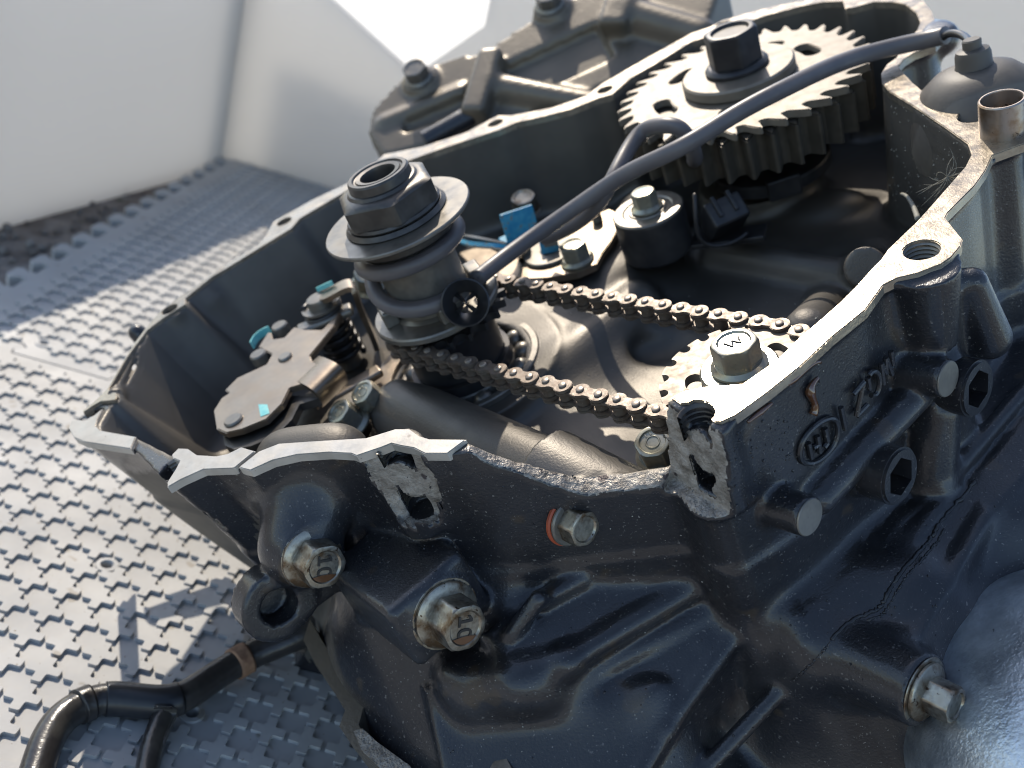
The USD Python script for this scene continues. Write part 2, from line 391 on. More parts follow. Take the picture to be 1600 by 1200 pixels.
def make_tile(i0, i1, j0, j1, left, top, bottom, label, single):
    t = Thing('mat_tile', label, 'floor tile', LW(i0, j1), world=True, group=None)
    ol = sg.Polygon([tuple(LW(a, b)[:2]) for a, b in tile_outline(i0, i1, j0, j1, left, top, bottom)])
    ol = ol.buffer(-0.25, quad_segs=2).buffer(0)
    holes = [LW(3.38 - 0.0, 1.36), LW(-4.87, -10.37), LW(7.82, 5.9), LW(14, -4), LW(-4.9, 14), LW(12, -24), LW(18, -10.4)]
    hp = [sg.Point(h[0], h[1]).buffer(2.0) for h in holes]
    hp = [h for h in hp if ol.contains(h)]
    sheet = ol
    for h in hp: sheet = sheet.difference(h)
    t.part('sheet', shape_prism(sheet, -9.5, 0), 'mat_plastic', 30)
    cells = [(i, j) for i in range(math.ceil(i0 + 0.7), int(i1)) for j in range(math.ceil(j0 + 0.75), math.floor(j1 - 0.5) + 1)]
    cells = [(i, j) for i, j in cells if all(np.hypot(*(LW(i - 0.15, j - 0.15)[:2] - h[:2])) > 0.62 * PITCH for h in holes)]
    for h in holes:
        if ol.contains(sg.Point(h[0], h[1])):
            t.part('peg_ring', move(rev([(2.0, -0.2), (4.3, -0.2), (4.0, 0.7), (2.5, 0.8)], 32), h), 'mat_plastic', 40)
    seen = []
    rest = []
    for c in cells:
        q = project(LW(*c)); inside = -60 < q[0] < 700 and -40 < q[1] < 1260 and q[2] > 0
        (seen if inside else rest).append((q[2], c))
    seen.sort()
    if not single: rest += seen; seen = []
    rest += seen[300:]
    for _, c in seen[:300]:
        t.part('plus_stud', stud_at(*c), 'mat_plastic', 30)
    if rest: t.part('far_studs', trimesh.util.concatenate([stud_at(*c) for _, c in rest]), 'mat_plastic', 30, kind='stuff')
    return t


make_tile(-8.5, 25.5, -9, 25, True, 'loops', None, 'grey plastic mat tile with raised plus studs, under the black cable', True)
make_tile(-8.5, 25.5, -43, -9, True, 'tabs', 'loops', 'grey plastic mat tile running back to the white panels', False)

# the panels: two upright white sheets meeting in a corner behind the engine
bl0, bl1 = PF(0, 358, -12), PF(333, 267, -12)
yb = PF(440, 271, 0)[1]
cor = PF(362, 252, 0)
dl = bl1 - bl0; dl /= np.linalg.norm(dl); end = bl1 + dl * 20; start = bl0 - dl * 25
top_h = PV(1600, 0, yb)[2] + 40
TH = 12.0
lp = Thing('white_partition', 'upright white plastic panel at the left edge of the mat, standing on bare ground', 'panel', start, world=True)
ln = np.array([-dl[1], dl[0], 0])            # away from the mat
base = np.array([start, end, end + ln * TH, start + ln * TH])
lp.part('sheet', shape_prism(sg.Polygon(base[:, :2]), -12, 147), 'panel_white', 30)
ed = 5.0
lp.part('shade_strip', shape_prism(sg.Polygon([tuple((end + dl * 0.4)[:2]), tuple((end + dl * ed)[:2]), tuple((end + dl * ed + ln * TH)[:2]), tuple((end + dl * 0.4 + ln * TH)[:2])]), -12, 147), 'corner_shade', 30)  # strip coloured as the edge shadow at the end of the left panel
xr = PV(1600, 200, yb)[0] + 260
x0 = end[0] - 30
ntop = [PV(505, -12, yb), PV(647, 117, yb), PV(757, 40, yb), PV(757, -12, yb)]
hi = PV(1600, 0, yb)[2] + 10; lo_t = max(PV(375, 0, yb)[2], PV(520, 0, yb)[2]) + 6
outline = [(x0, -12), (xr, -12), (xr, hi), (ntop[3][0], hi), (ntop[2][0], ntop[2][2]), (ntop[1][0], ntop[1][2]), (ntop[0][0], ntop[0][2]), (ntop[0][0] - 3, lo_t), (x0, lo_t)]
bp = Thing('white_partition', 'wide upright white panel standing behind the engine, with an open notch at its top', 'panel', (x0, yb, -12), world=True)
m = shape_prism(sg.Polygon(outline), 0, TH)
m = trimesh.Trimesh(np.stack([m.vertices[:, 0], yb + TH - m.vertices[:, 2], m.vertices[:, 1]], 1), m.faces, process=False)
if m.volume < 0: m.invert()
bp.part('sheet', m, 'panel_white', 30)

n0, n1, n2 = PV(440, 0, yb), PV(860, 0, yb), PV(640, 135, yb)
sh_y = yb + 150
q0, q1, q2 = PV(430, -20, sh_y), PV(850, -20, sh_y), PV(640, 200, sh_y)
ws = Thing('added_white_sheet', 'thin white sheet added behind the notch of the panels, letting sun through so the notch shows white', 'sheet', (q0[0], sh_y, -12), world=True)  # added sheet, backlit by the sun to fill the notch with white
gx2, gz2 = np.meshgrid(np.linspace(q0[0] - 30, q1[0] + 60, 30), np.linspace(-12, max(q0[2], q1[2]) + 25, 12), indexing='ij')
V2 = np.stack([gx2, sh_y + 3 * np.sin(gx2 / 40) + 2 * np.sin(gx2 / 17 + gz2 / 60), gz2], -1).reshape(-1, 3)
k2 = (np.arange(29)[:, None] * 12 + np.arange(11)[None]).ravel()
ws.part('sheet', trimesh.Trimesh(V2, np.concatenate([np.stack([k2, k2 + 12, k2 + 13], 1), np.stack([k2, k2 + 13, k2 + 1], 1)]), process=False), 'thin_sheet', True)

# ------------------------------------------------------------------ castings: signed distance field -> surface
def poly_sd(poly, X_, Y_):
    """signed distance (negative inside) of a closed polygon on a 2-D grid"""
    p = np.asarray(poly, np.float32)[:, :2]; d2 = np.full(X_.shape, 1e9, np.float32); ins = np.zeros(X_.shape, bool)
    for a, b in zip(p, np.roll(p, -1, 0)):
        e = b - a; wx, wy = X_ - a[0], Y_ - a[1]; L2 = float(e @ e)
        if L2 < 1e-9: continue
        t = np.clip((wx * e[0] + wy * e[1]) / L2, 0, 1)
        d2 = np.minimum(d2, (wx - t * e[0]) ** 2 + (wy - t * e[1]) ** 2)
        if abs(e[1]) > 1e-9:
            ins ^= ((a[1] > Y_) != (b[1] > Y_)) & (wx < e[0] * wy / e[1])
    return np.where(ins, -1, 1) * np.sqrt(d2)


class Field:
    def __init__(s, lo, hi, h):
        s.lo = np.array(lo, float); s.h = h
        s.n = [int((b - a) / h) + 1 for a, b in zip(lo, hi)]
        s.ax = [(s.lo[k] + h * np.arange(s.n[k])).astype(np.float32) for k in range(3)]
        s.v = np.full(s.n, 6.0, np.float32)
        s.X2, s.Y2 = np.meshgrid(s.ax[0], s.ax[1], indexing='ij')

    def sl(s, lo, hi, pad):
        out = []
        for k in range(3):
            a = int(np.floor((lo[k] - pad - s.lo[k]) / s.h)); b = int(np.ceil((hi[k] + pad - s.lo[k]) / s.h)) + 1
            out.append(slice(max(a, 0), min(max(b, 0), s.n[k])))
        return tuple(out)

    def put(s, fn, lo, hi, k=2.0, cut=False, clip=None):
        q = s.sl(lo, hi, k + 3)
        if any(w.stop <= w.start for w in q): return
        d = fn(s.ax[0][q[0]][:, None, None], s.ax[1][q[1]][None, :, None], s.ax[2][q[2]][None, None, :])
        if clip is not None: d = np.maximum(d, clip[q[0], q[1]][:, :, None])
        s.merge(q, d, k, cut)

    def merge(s, q, d, k, cut=False):
        a = s.v[q]; d = np.broadcast_to(np.asarray(d, np.float32), a.shape)
        if cut:
            d = -d
            if k <= 0.01: s.v[q] = np.maximum(a, d)
            else:
                h = np.clip(0.5 - 0.5 * (d - a) / k, 0, 1); s.v[q] = d * (1 - h) + a * h + k * h * (1 - h)
        else:
            if k <= 0.01: s.v[q] = np.minimum(a, d)
            else:
                h = np.clip(0.5 + 0.5 * (d - a) / k, 0, 1); s.v[q] = a * h + d * (1 - h) - k * h * (1 - h)

    def cone(s, p0, p1, r0, r1=None, k=2.0, cut=False, flat=False, clip=None):
        """round cone, or with flat ends"""
        p0, p1 = np.asarray(p0, float), np.asarray(p1, float); r1 = r0 if r1 is None else r1
        e = p1 - p0; L = np.linalg.norm(e); u = e / L; R = max(r0, r1) + 1

        def fn(x, y, z):
            wx, wy, wz = x - p0[0], y - p0[1], z - p0[2]
            t = wx * u[0] + wy * u[1] + wz * u[2]
            rr = np.sqrt(np.maximum(wx * wx + wy * wy + wz * wz - t * t, 0)) if flat else None
            tc = np.clip(t / L, 0, 1)
            if flat:
                return np.maximum(rr - (r0 + (r1 - r0) * tc), np.maximum(-t, t - L))
            dx, dy, dz = wx - tc * e[0], wy - tc * e[1], wz - tc * e[2]
            return np.sqrt(dx * dx + dy * dy + dz * dz) - (r0 + (r1 - r0) * tc)
        s.put(fn, np.minimum(p0, p1) - R, np.maximum(p0, p1) + R, k, cut, clip)

    def box(s, c, A, half, r=1.0, k=2.0, cut=False, clip=None):
        c = np.asarray(c, float); A = np.asarray(A, float); half = np.asarray(half, float); R = np.abs(A) @ half + r

        def fn(x, y, z):
            w = (x - c[0], y - c[1], z - c[2]); o = 0; mx = -1e9
            for i in range(3):
                qv = np.abs(w[0] * A[0, i] + w[1] * A[1, i] + w[2] * A[2, i]) - (half[i] - r)
                o = o + np.maximum(qv, 0) ** 2; mx = np.maximum(mx, qv)
            return np.sqrt(o) + np.minimum(mx, 0) - r
        s.put(fn, c - R, c + R, k, cut, clip)

    def sphere(s, c, rad, k=2.0, cut=False):
        c = np.asarray(c, float); rad = np.broadcast_to(np.asarray(rad, float), 3)

        def fn(x, y, z):
            q = np.sqrt(((x - c[0]) / rad[0]) ** 2 + ((y - c[1]) / rad[1]) ** 2 + ((z - c[2]) / rad[2]) ** 2)
            return (q - 1) * rad.min()
        s.put(fn, c - rad, c + rad, k, cut)

    def at(s, p):
        from scipy.ndimage import map_coordinates
        return map_coordinates(s.v, ((np.asarray(p) - s.lo) / s.h).T, order=1, mode='nearest')

    def mesh(s):
        v = s.v.copy()
        for ax in range(3):
            w = np.moveaxis(v, ax, 0); w[0] = np.maximum(w[0], 0.3); w[-1] = np.maximum(w[-1], 0.3)
        neg = v < 0
        cnt = np.zeros([n - 1 for n in s.n], np.int8)
        for a, b, c in np.ndindex(2, 2, 2):
            cnt += neg[a:a + s.n[0] - 1, b:b + s.n[1] - 1, c:c + s.n[2] - 1]
        act = np.argwhere((cnt > 0) & (cnt < 8)); idx = np.full(cnt.shape, -1, np.int32)
        idx[tuple(act.T)] = np.arange(len(act))
        val = np.stack([v[tuple((act + [a, b, c]).T)] for a, b, c in np.ndindex(2, 2, 2)], 1)
        cor = np.array(list(np.ndindex(2, 2, 2)), float)
        acc = np.zeros((len(act), 3)); num = np.zeros(len(act))
        for i in range(8):
            for j in range(i + 1, 8):
                if np.abs(cor[i] - cor[j]).sum() != 1: continue
                x = (val[:, i] < 0) != (val[:, j] < 0); t = val[:, i] / np.where(x, val[:, i] - val[:, j], 1)
                acc += np.where(x[:, None], cor[i] + t[:, None] * (cor[j] - cor[i]), 0); num += x
        V = s.lo + s.h * (act + acc / num[:, None]); Fc = []
        for ax in range(3):
            o1, o2 = [(1, 2), (2, 0), (0, 1)][ax]
            a = [slice(None)] * 3; b = [slice(None)] * 3; a[ax] = slice(0, -1); b[ax] = slice(1, None)
            e = np.argwhere(neg[tuple(a)] != neg[tuple(b)])
            e = e[(e[:, o1] > 0) & (e[:, o2] > 0) & (e[:, o1] < s.n[o1] - 1) & (e[:, o2] < s.n[o2] - 1)]
            d1 = np.eye(3, dtype=int)[o1]; d2 = np.eye(3, dtype=int)[o2]
            q = np.stack([idx[tuple(w.T)] for w in (e - d1 - d2, e - d2, e, e - d1)], 1)
            fl = neg[tuple(e.T)]
            q = np.where(fl[:, None], q, q[:, ::-1]); Fc.append(q)
        Q = np.concatenate(Fc)
        return V, Q


def smooth_part(thing, name, V, Q, matn, keep=None, normals=None, **kw):
    q = Q if keep is None else Q[keep]
    used = np.unique(q); re_ = np.full(len(V), -1); re_[used] = np.arange(len(used))
    path = thing.path + '/' + numbered(thing.path, name)
    v = (V[used] - thing.o) @ thing.A / 1000; n = normals[used] @ thing.A
    me = UsdGeom.Mesh.Define(stage, path)
    me.CreatePointsAttr(Vt.Vec3fArray.FromNumpy(v.astype(np.float32)))
    me.CreateFaceVertexCountsAttr(Vt.IntArray.FromNumpy(np.full(len(q), 4, np.int32)))
    me.CreateFaceVertexIndicesAttr(Vt.IntArray.FromNumpy(re_[q].astype(np.int32).ravel()))
    me.CreateSubdivisionSchemeAttr('none')
    me.CreateNormalsAttr(Vt.Vec3fArray.FromNumpy(n.astype(np.float32))); me.SetNormalsInterpolation('vertex')
    UsdShade.MaterialBindingAPI.Apply(me.GetPrim()).Bind(looks[matn])
    for k, w in kw.items(): me.GetPrim().SetCustomDataByKey(k, w)
    return path


def quad_normals(V, Q):
    n = np.zeros_like(V); fn = np.cross(V[Q[:, 2]] - V[Q[:, 0]], V[Q[:, 3]] - V[Q[:, 1]])
    for k in range(4): np.add.at(n, Q[:, k], fn)
    return n / np.maximum(np.linalg.norm(n, axis=1, keepdims=True), 1e-12)


def terrain(controls, smoothing=2.0):
    """smooth height over the plan from (px, py, z) or (('mm', x, y), z) controls"""
    pts = []; zs = []
    for c in controls:
        p = P(*c) if len(c) == 3 else np.array([c[1], c[2], c[3]])
        pts.append(p[:2]); zs.append(p[2])
    return RBFInterpolator(np.array(pts), np.array(zs), kernel='thin_plate_spline', smoothing=smoothing)


def height_grid(f, rb, step=4):
    xs = np.arange(f.n[0] + step, step=step) * f.h + f.lo[0]; ys = np.arange(f.n[1] + step, step=step) * f.h + f.lo[1]
    gx_, gy_ = np.meshgrid(xs, ys, indexing='ij')
    z = rb(np.stack([gx_.ravel(), gy_.ravel()], 1)).reshape(gx_.shape)
    from scipy.ndimage import map_coordinates
    a, b = np.meshgrid(np.arange(f.n[0]) / step, np.arange(f.n[1]) / step, indexing='ij')
    return map_coordinates(z, [a, b], order=3, mode='nearest').astype(np.float32)


def crop(ox, oy, s):
    return lambda *pts: [(ox + x / s, oy + y / s) for x, y in pts]


c1 = crop(0, 0, 2.857); c2 = crop(520, 0, 2.857); c3 = crop(1040, 0, 2.857); c4 = crop(80, 380, 2.857); c7 = crop(900, 400, 4.0); c8 = crop(1160, 360, 3.636)
c2b = crop(240, 640, 2.857); c5b = crop(100, 580, 6.667)
# inner edge of the joint face, from the broken near boss round the right, far and left side
IN_A = [(1049, 620), (1070, 610), (1100, 604), (1125, 602), (1160, 599), (1215, 561), (1251, 525), (1286, 495), (1314, 470), (1339, 445), (1363, 418), (1377, 404), (1388, 388), (1432, 346), (1460, 315), (1509, 259), (1518, 241), (1512, 224), (1477, 199), (1425, 164), (1390, 143), (1378, 129), (1377, 114), (1386, 100), (1400, 90), (1419, 62), (1434, 45), (1438, 34), (1432, 20), (1415, 7), (1395, 3), (1365, 3), (1332, 12), (1321, 13), (1317, 2), (1285, 3), (1250, 10), (1197, 24), (1159, 37), (1145, 46), (1120, 53), (1080, 65), (1027, 98), (985, 122), (968, 137), (957, 147), (933, 154), (891, 171), (849, 182), (807, 191), (779, 203), (751, 212), (688, 233), (635, 252), (560, 287), (469, 341), (455, 357), (416, 381), (353, 420), (332, 432), (290, 466), (290, 475), (255, 497), (230, 516), (199, 558), (181, 590), (171, 607), (172, 611), (181, 613), (183, 619), (180, 625)]
OUT_A = [(1126, 659), (1150, 648), (1200, 612), (1250, 572), (1300, 526), (1352, 484), (1380, 445), (1402, 434), (1435, 426), (1471, 412), (1487, 401), (1501, 384), (1504, 374), (1477, 340), (1481, 332), (1523, 290), (1540, 266), (1551, 242), (1600, 224), (1625, 190), (1600, 158), (1537, 156), (1460, 154), (1443, 143), (1425, 128), (1410, 112), (1404, 103), (1412, 93), (1429, 82), (1462, 70), (1476, 52), (1463, 37), (1455, 15), (1438, -5), (1410, -16), (1360, -18), (1300, -12), (1248, 2), (1208, 10), (1155, 24), (1128, 32), (1110, 42), (1080, 52), (1010, 91), (968, 115), (940, 131), (915, 150), (863, 168), (800, 180), (779, 180), (761, 189), (730, 206), (660, 229), (600, 241), (560, 278), (490, 311), (441, 338), (427, 346), (413, 371), (402, 383), (370, 401), (325, 432), (304, 448), (276, 466), (248, 488), (230, 509), (209, 537), (185, 576), (167, 607), (146, 628), (129, 641)]
END_A = c5b((200, 430), (300, 360), (380, 315), (430, 312))
BRK_A = [(1116, 658), (1105, 649), (1111, 640), (1110, 634), (1100, 626), (1084, 625), (1076, 629), (1063, 630)]
FACE_B = [(107, 668), (110, 660), (118, 655), (132, 657), (148, 648), (160, 638), (152, 655), (149, 665), (155, 672), (212, 682), (204, 701), (130, 690), (115, 683)]
FACE_C1 = c2b((85, 215), (80, 200), (110, 170), (150, 172), (190, 200), (280, 205), (330, 195), (390, 165), (440, 180), (452, 183), (362, 256), (352, 260), (220, 265), (120, 310), (60, 345), (60, 322), (98, 262), (115, 228))
FACE_C2 = c2b((470, 185), (560, 150), (700, 140), (950, 125), (1000, 110), (1080, 85), (1140, 85), (1180, 115), (1230, 130), (1395, 132), (1310, 195), (1210, 195), (1160, 170), (1100, 160), (1060, 150), (1015, 168), (905, 205), (880, 195), (780, 190), (640, 200), (530, 225), (430, 270), (395, 262), (380, 256))
IN_C = c2b((1395, 132), (1230, 130), (1180, 115), (1140, 85), (1080, 85), (1000, 110), (950, 125), (700, 140), (560, 150), (470, 185), (440, 180), (390, 165), (330, 195), (280, 205), (190, 200), (150, 172), (110, 170), (80, 200))
E3 = lambda l, z=0.0: np.array([P(x, y, z) for x, y in l])
inner = np.vstack([E3(IN_A), E3([(180, 626), (168, 632), (158, 650), (152, 660), (155, 672), (212, 682)]), E3(IN_C[::-1])])
outer = np.vstack([E3(OUT_A), E3([(118, 652), (108, 662), (107, 670), (115, 683), (130, 690), (204, 701), (261, 761)]), E3(c2b((120, 310), (220, 265), (360, 260), (430, 270), (530, 225), (640, 200), (780, 190), (880, 195), (905, 205), (1040, 232), (1210, 195), (1310, 195))), np.array([[-61, 180, 0], [-45, 178.8, 0], [-14, 175.4, 0], [-9.5, 167.5, 0], [-5, 164.3, 0]])])

U = np.array([0.66, -0.745, 0.09]); U /= np.linalg.norm(U)      # axis of the side bolts
VX = 0.9
f = Field((-216, 112, -112), (150, 436, 2), VX)
dO = poly_sd(outer, f.X2, f.Y2); dI = poly_sd(inner, f.X2, f.Y2)
from scipy.ndimage import gaussian_filter
dO = gaussian_filter(dO, 2.2); dI = gaussian_filter(dI, 1.0)
Z3 = f.ax[2][None, None, :]
left = np.clip((-60 - f.X2) / 110, 0, 1) * np.clip((f.Y2 - 175) / 30, 0.0, 1)
draft = (0.23 * left - 0.02 * (1 - left)).astype(np.float32)
inset = 0.45
lip = np.clip((-Z3 - 3.0) / 1.2, 0, 1) * 1.2 * np.clip((f.X2 + 2) / 6, 0, 1)[:, :, None]                      # the machined lip stands proud of the wall below it
wall_out = (dO + inset)[:, :, None] + lip + np.maximum(-Z3, 0) * draft[:, :, None]
wall_in = (dI - 0.25)[:, :, None] + np.maximum(-Z3, 0) * (0.055 + 0.30 * left[:, :, None]).astype(np.float32)

# interior floor
FLOOR = [(860, 500, -37), (900, 475, -37), (960, 445, -38), (1000, 420, -39), (850, 560, -38), (900, 545, -39), (950, 500, -40), (700, 640, -42), (780, 600, -42), (640, 560, -38), (735, 545, -37),
         (1020, 560, -49), (1060, 520, -50), (960, 585, -47), (1110, 500, -50), (1200, 445, -49), (1300, 405, -50), (1100, 430, -49), (1040, 470, -49), (1100, 390, -46), (1180, 370, -46), (1250, 340, -50), (1340, 380, -47), (1400, 352, -52), (1200, 300, -54), (1300, 290, -52), (1380, 280, -54),
         (900, 350, -40), (800, 330, -46), (700, 310, -50), (560, 440, -46), (480, 500, -48), (400, 520, -52), (350, 570, -50), (300, 640, -46), (420, 690, -44), (520, 640, -42), (560, 560, -40), (600, 640, -44), (250, 600, -40), (210, 620, -34),
         (1000, 650, -48), (1100, 640, -50), (900, 650, -46), (1200, 560, -50), (1000, 330, -46), (1000, 250, -52), (1100, 180, -56), (1300, 150, -56)]
hf = height_grid(f, terrain(FLOOR, 4.0))
# outside, under the wall
OUTSIDE = [(1200, 940, -62), (1290, 930, -62), (1384, 806, -62), (1480, 745, -63), (1560, 650, -62), (1590, 520, -60), (1340, 935, -64), (1430, 825, -64), (1530, 730, -64), (1380, 960, -67), (1480, 850, -67), (1580, 730, -66), (1320, 1005, -70), (1420, 1020, -71), (1500, 920, -70), (1590, 800, -69), (1500, 1030, -82), (1560, 960, -84), (1600, 920, -84), (1540, 1090, -96), (1600, 1150, -98),
           (560, 940, -46), (520, 1000, -62), (600, 1050, -64), (640, 1000, -56), (555, 1090, -76), (640, 1180, -80), (700, 1100, -67), (760, 1040, -60), (800, 1000, -54), (850, 930, -50), (800, 870, -42), (900, 870, -53), (960, 840, -55), (1050, 840, -58), (1110, 860, -60), (1000, 930, -58), (880, 1000, -56), (1060, 955, -65), (960, 1030, -67), (1150, 935, -64), (1150, 1000, -70), (1100, 1010, -68), (950, 1090, -68), (1050, 1060, -70), (850, 1100, -67), (750, 1150, -71), (900, 1180, -76), (1010, 1180, -79), (1100, 1110, -92), (1150, 1060, -84), (1150, 1160, -98), (1250, 1100, -84), (1300, 1180, -98), (1400, 1180, -99), (1250, 1030, -70), (700, 880, -40), (640, 860, -36)]
mm = lambda x, y, z: ('mm', x, y, z)
OUTSIDE += [mm(-150, 190, -100), mm(-190, 200, -120), mm(-215, 250, -130), mm(-140, 150, -115), mm(-215, 330, -130), mm(-150, 410, -130), mm(0, 430, -130), mm(110, 415, -120), mm(145, 330, -90), mm(145, 250, -70), mm(120, 200, -66), mm(-60, 115, -96), mm(0, 115, -104), mm(140, 120, -110), mm(-110, 250, -70), mm(0, 300, -80), mm(60, 250, -66)]
ho = height_grid(f, terrain(OUTSIDE, 3.0))


def slab(h):
    gx_, gy_ = np.gradient(h, VX)
    return ((Z3 - h[:, :, None]) / np.sqrt(1 + gx_ ** 2 + gy_ ** 2)[:, :, None]).astype(np.float32)


full = tuple(slice(0, n) for n in f.n)
ring = np.maximum(np.maximum(wall_out, -wall_in), Z3 + 1.2)
f.merge(full, ring, 0.0)
f.merge(full, np.maximum(slab(hf), wall_out + 0.5), 5.0)
f.merge(full, np.maximum(slab(ho - 3.0), -wall_in + 0.0), 5.0)

def facet(pts, k=3.0, r=1.5, drop=60.0):
    """a flat cast face with its own outline, solid below"""
    q3 = np.array([P(*p) for p in pts]); A_ = np.c_[q3[:, :2], np.ones(len(q3))]
    a, b, c = np.linalg.lstsq(A_, q3[:, 2], rcond=None)[0]; nn = math.sqrt(1 + a * a + b * b)
    lo_, hi_ = q3.min(0) - 6, q3.max(0) + 6; lo_[2] = -112
    q = f.sl(lo_, hi_, k)
    X_, Y_ = f.X2[q[0], q[1]], f.Y2[q[0], q[1]]
    d2 = poly_sd(q3, X_, Y_)[:, :, None] + r; pl_ = ((f.ax[2][q[2]][None, None, :] - (a * X_ + b * Y_ + c)[:, :, None]) / nn) + r
    d = np.sqrt(np.maximum(d2, 0) ** 2 + np.maximum(pl_, 0) ** 2) + np.minimum(np.maximum(d2, pl_), 0) - r
    f.merge(q, d.astype(np.float32), k)


SH = np.array([-77.5, 273.5])                # clutch shaft
GC = P(1155, 123, 0)[:2]                     # big gear
SPR = P(1155, 575, -13)[:2]                  # small sprocket
# --- inside: tube along the near wall, its sleeve, ribs and bosses
f.cone((-97, 253, -35), (-46, 197, -32), 11.5, 11.5, 2.5, clip=dI - 2.0)
f.cone((-48, 199, -31), (-14, 166, -39), 14, 14, 0.6, flat=True, clip=dI - 2.0)
f.cone(P(850, 600, -44), P(1000, 470, -44), 5, 7, 6)
f.cone(P(1120, 395, -46), P(1360, 440, -48), 5, 6, 6)
f.cone(P(960, 400, -44), P(1130, 370, -46), 6, 5, 6)
f.sphere(P(1030, 540, -49), (10, 8, 5), 4, cut=True)
f.sphere(P(1280, 330, -50), (17, 10, 6), 5)
f.cone(P(1010, 345, -70), P(1010, 345, -37), 14, 12, 4)
f.cone(np.r_[GC, -80], np.r_[GC, -40], 26, 24, 5, flat=True)
f.cone(np.r_[SPR, -70], np.r_[SPR, -24], 10, 9, 4)
f.cone(np.r_[SH, -80], np.r_[SH, -38.0], 36, 33, 5, flat=True)
f.cone(np.r_[SH, -60], np.r_[SH, -20], 22.5, 22.5, 0.3, cut=True, flat=True)
f.cone(P(1352, 418, -60), P(1352, 418, -22), 7, 6, 3, flat=True)
f.cone(P(1300, 480, -60), P(1262, 520, -24), 8, 7, 3)
for a, b in (((215, 520), (330, 640)), ((330, 470), (420, 560)), ((700, 240), (720, 330))):
    f.cone(P(*a, -8), P(*b, -45), 3.5, 5, 5)
f.cone(P(520, 400, -35), P(440, 470, -35), 5, 5, 4)
f.cone(P(181, 618, -1.5), P(181, 618, -40), 2.6, 4.0, 2.0, flat=True)
# --- outside front: bolt bosses
B1, B2, B3 = P(490, 872, -27), P(700, 962, -40), P(1452, 1083, -74)
f.cone(B1 - U * 12, B1 - U * 1.2, 9.0, 9.3, 1.2, flat=True)
A2 = frame(U, (0, 0, 1))
f.box(B2 - U * 20 + [0, 0, 1], A2, (10.5, 13.0, 18), 2.2, 2.5)
f.cone(B2 - U * 12, B2 - U * 1.2, 10.2, 10.2, 1.5, flat=True)
f.cone(B3 - U * 52 + [0, 0, -3], B3 - U * 1.2, 11, 9.0, 6, flat=True)
# front left corner of the wall and the conical boss below the joint face
CB = B1 - U * 10
for t_ in np.linspace(0, 1, 6):
    f.cone(P(425 + 120 * t_, 742 - 14 * t_, -13) + [3 - 6 * t_, 5.5, 0], CB + [t_, 0, 0], 8.5, 9.0, 4)
# mounting lug
LUG = P(437, 948, -38)
lugf = frame(U)
f.cone(LUG - U * 9, LUG, 10.8, 10.8, 0.4, flat=True)
f.box(LUG - U * 4.5 + lugf @ np.array([0, 0, 0]) + 14 * np.array([0.745, 0.66, -0.1]), frame(U, (0.745, 0.66, -0.1)), (14, 8.5, 4.4), 1.5, 2.5)
f.cone(LUG - U * 7.3, LUG + U * 4, 5.4, 5.4, 0.2, cut=True, flat=True)
# ribs and steps on the underside
facet([(815, 1062, -57), (752, 1005, -55), (835, 925, -48), (905, 870, -47), (1000, 845, -51), (1105, 850, -56), (1142, 884, -60), (1000, 965, -58), (885, 1034, -57)], 4.0, 3.0)
facet([(660, 1072, -66), (840, 1098, -66.5), (1000, 1013, -66), (1166, 924, -65), (1184, 950, -67), (1042, 1140, -77), (990, 1230, -82), (695, 1230, -79)], 2.5, 2.0)
facet([(1200, 960, -66), (1290, 932, -63.5), (1345, 876, -63.5), (1395, 802, -63.5), (1482, 748, -64), (1476, 770, -67.5), (1262, 985, -69)], 3.0, 2.0)
facet([(1250, 1010, -68), (1262, 978, -66.5), (1480, 756, -64.5), (1500, 758, -65), (1405, 880, -66), (1300, 992, -68)], 1.5, 1.2)
facet([(1290, 1020, -70.5), (1500, 768, -67.5), (1560, 700, -66), (1640, 600, -64), (1640, 700, -66), (1560, 800, -70), (1420, 1040, -74)], 3.0, 1.5)
facet([(1393, 1022, -71), (1532, 785, -68), (1548, 800, -68), (1420, 1030, -71)], 2.0, 1.2)
f.cone(P(1138, 886, -61), P(884, 1034, -58.6), 3.0, 3.0, 3)
f.cone(P(884, 1034, -58.6), P(805, 1066, -60.5), 3.0, 4.5, 5)
f.cone(P(805, 1066, -60.5), P(715, 1058, -63), 4.5, 5.5, 7)
f.cone(P(850, 1078, -66), P(745, 1085, -67), 5, 6, 7)
f.cone(P(1164, 927, -66.5), P(842, 1096, -68), 2.4, 2.4, 2.5)
f.cone(P(1181, 951, -68), P(1041, 1140, -78.4), 2.0, 2.0, 2)
f.cone(P(1041, 1140, -78.4), P(990, 1230, -83.4), 2.0, 2.0, 2)
f.cone(P(1215, 1083, -84), P(1090, 1215, -92), 2.4, 2.4, 2)
f.cone(P(1100, 1040, -76), P(1170, 1010, -78), 2.0, 2.0, 2)
f.cone(P(842, 935, -46), P(800, 990, -52), 2.4, 2.4, 2)
f.cone(P(905, 905, -50), P(850, 935, -49), 2.4, 2.4, 3)
f.cone(P(905, 785, -40), P(905, 785, -40) + U * 2, 8, 8, 2, flat=True)
# right wall: bosses, pins, long rib, hollow screw bosses
ra, rb_ = P(1150, 648, 0)[:2], P(1352, 484, 0)[:2]


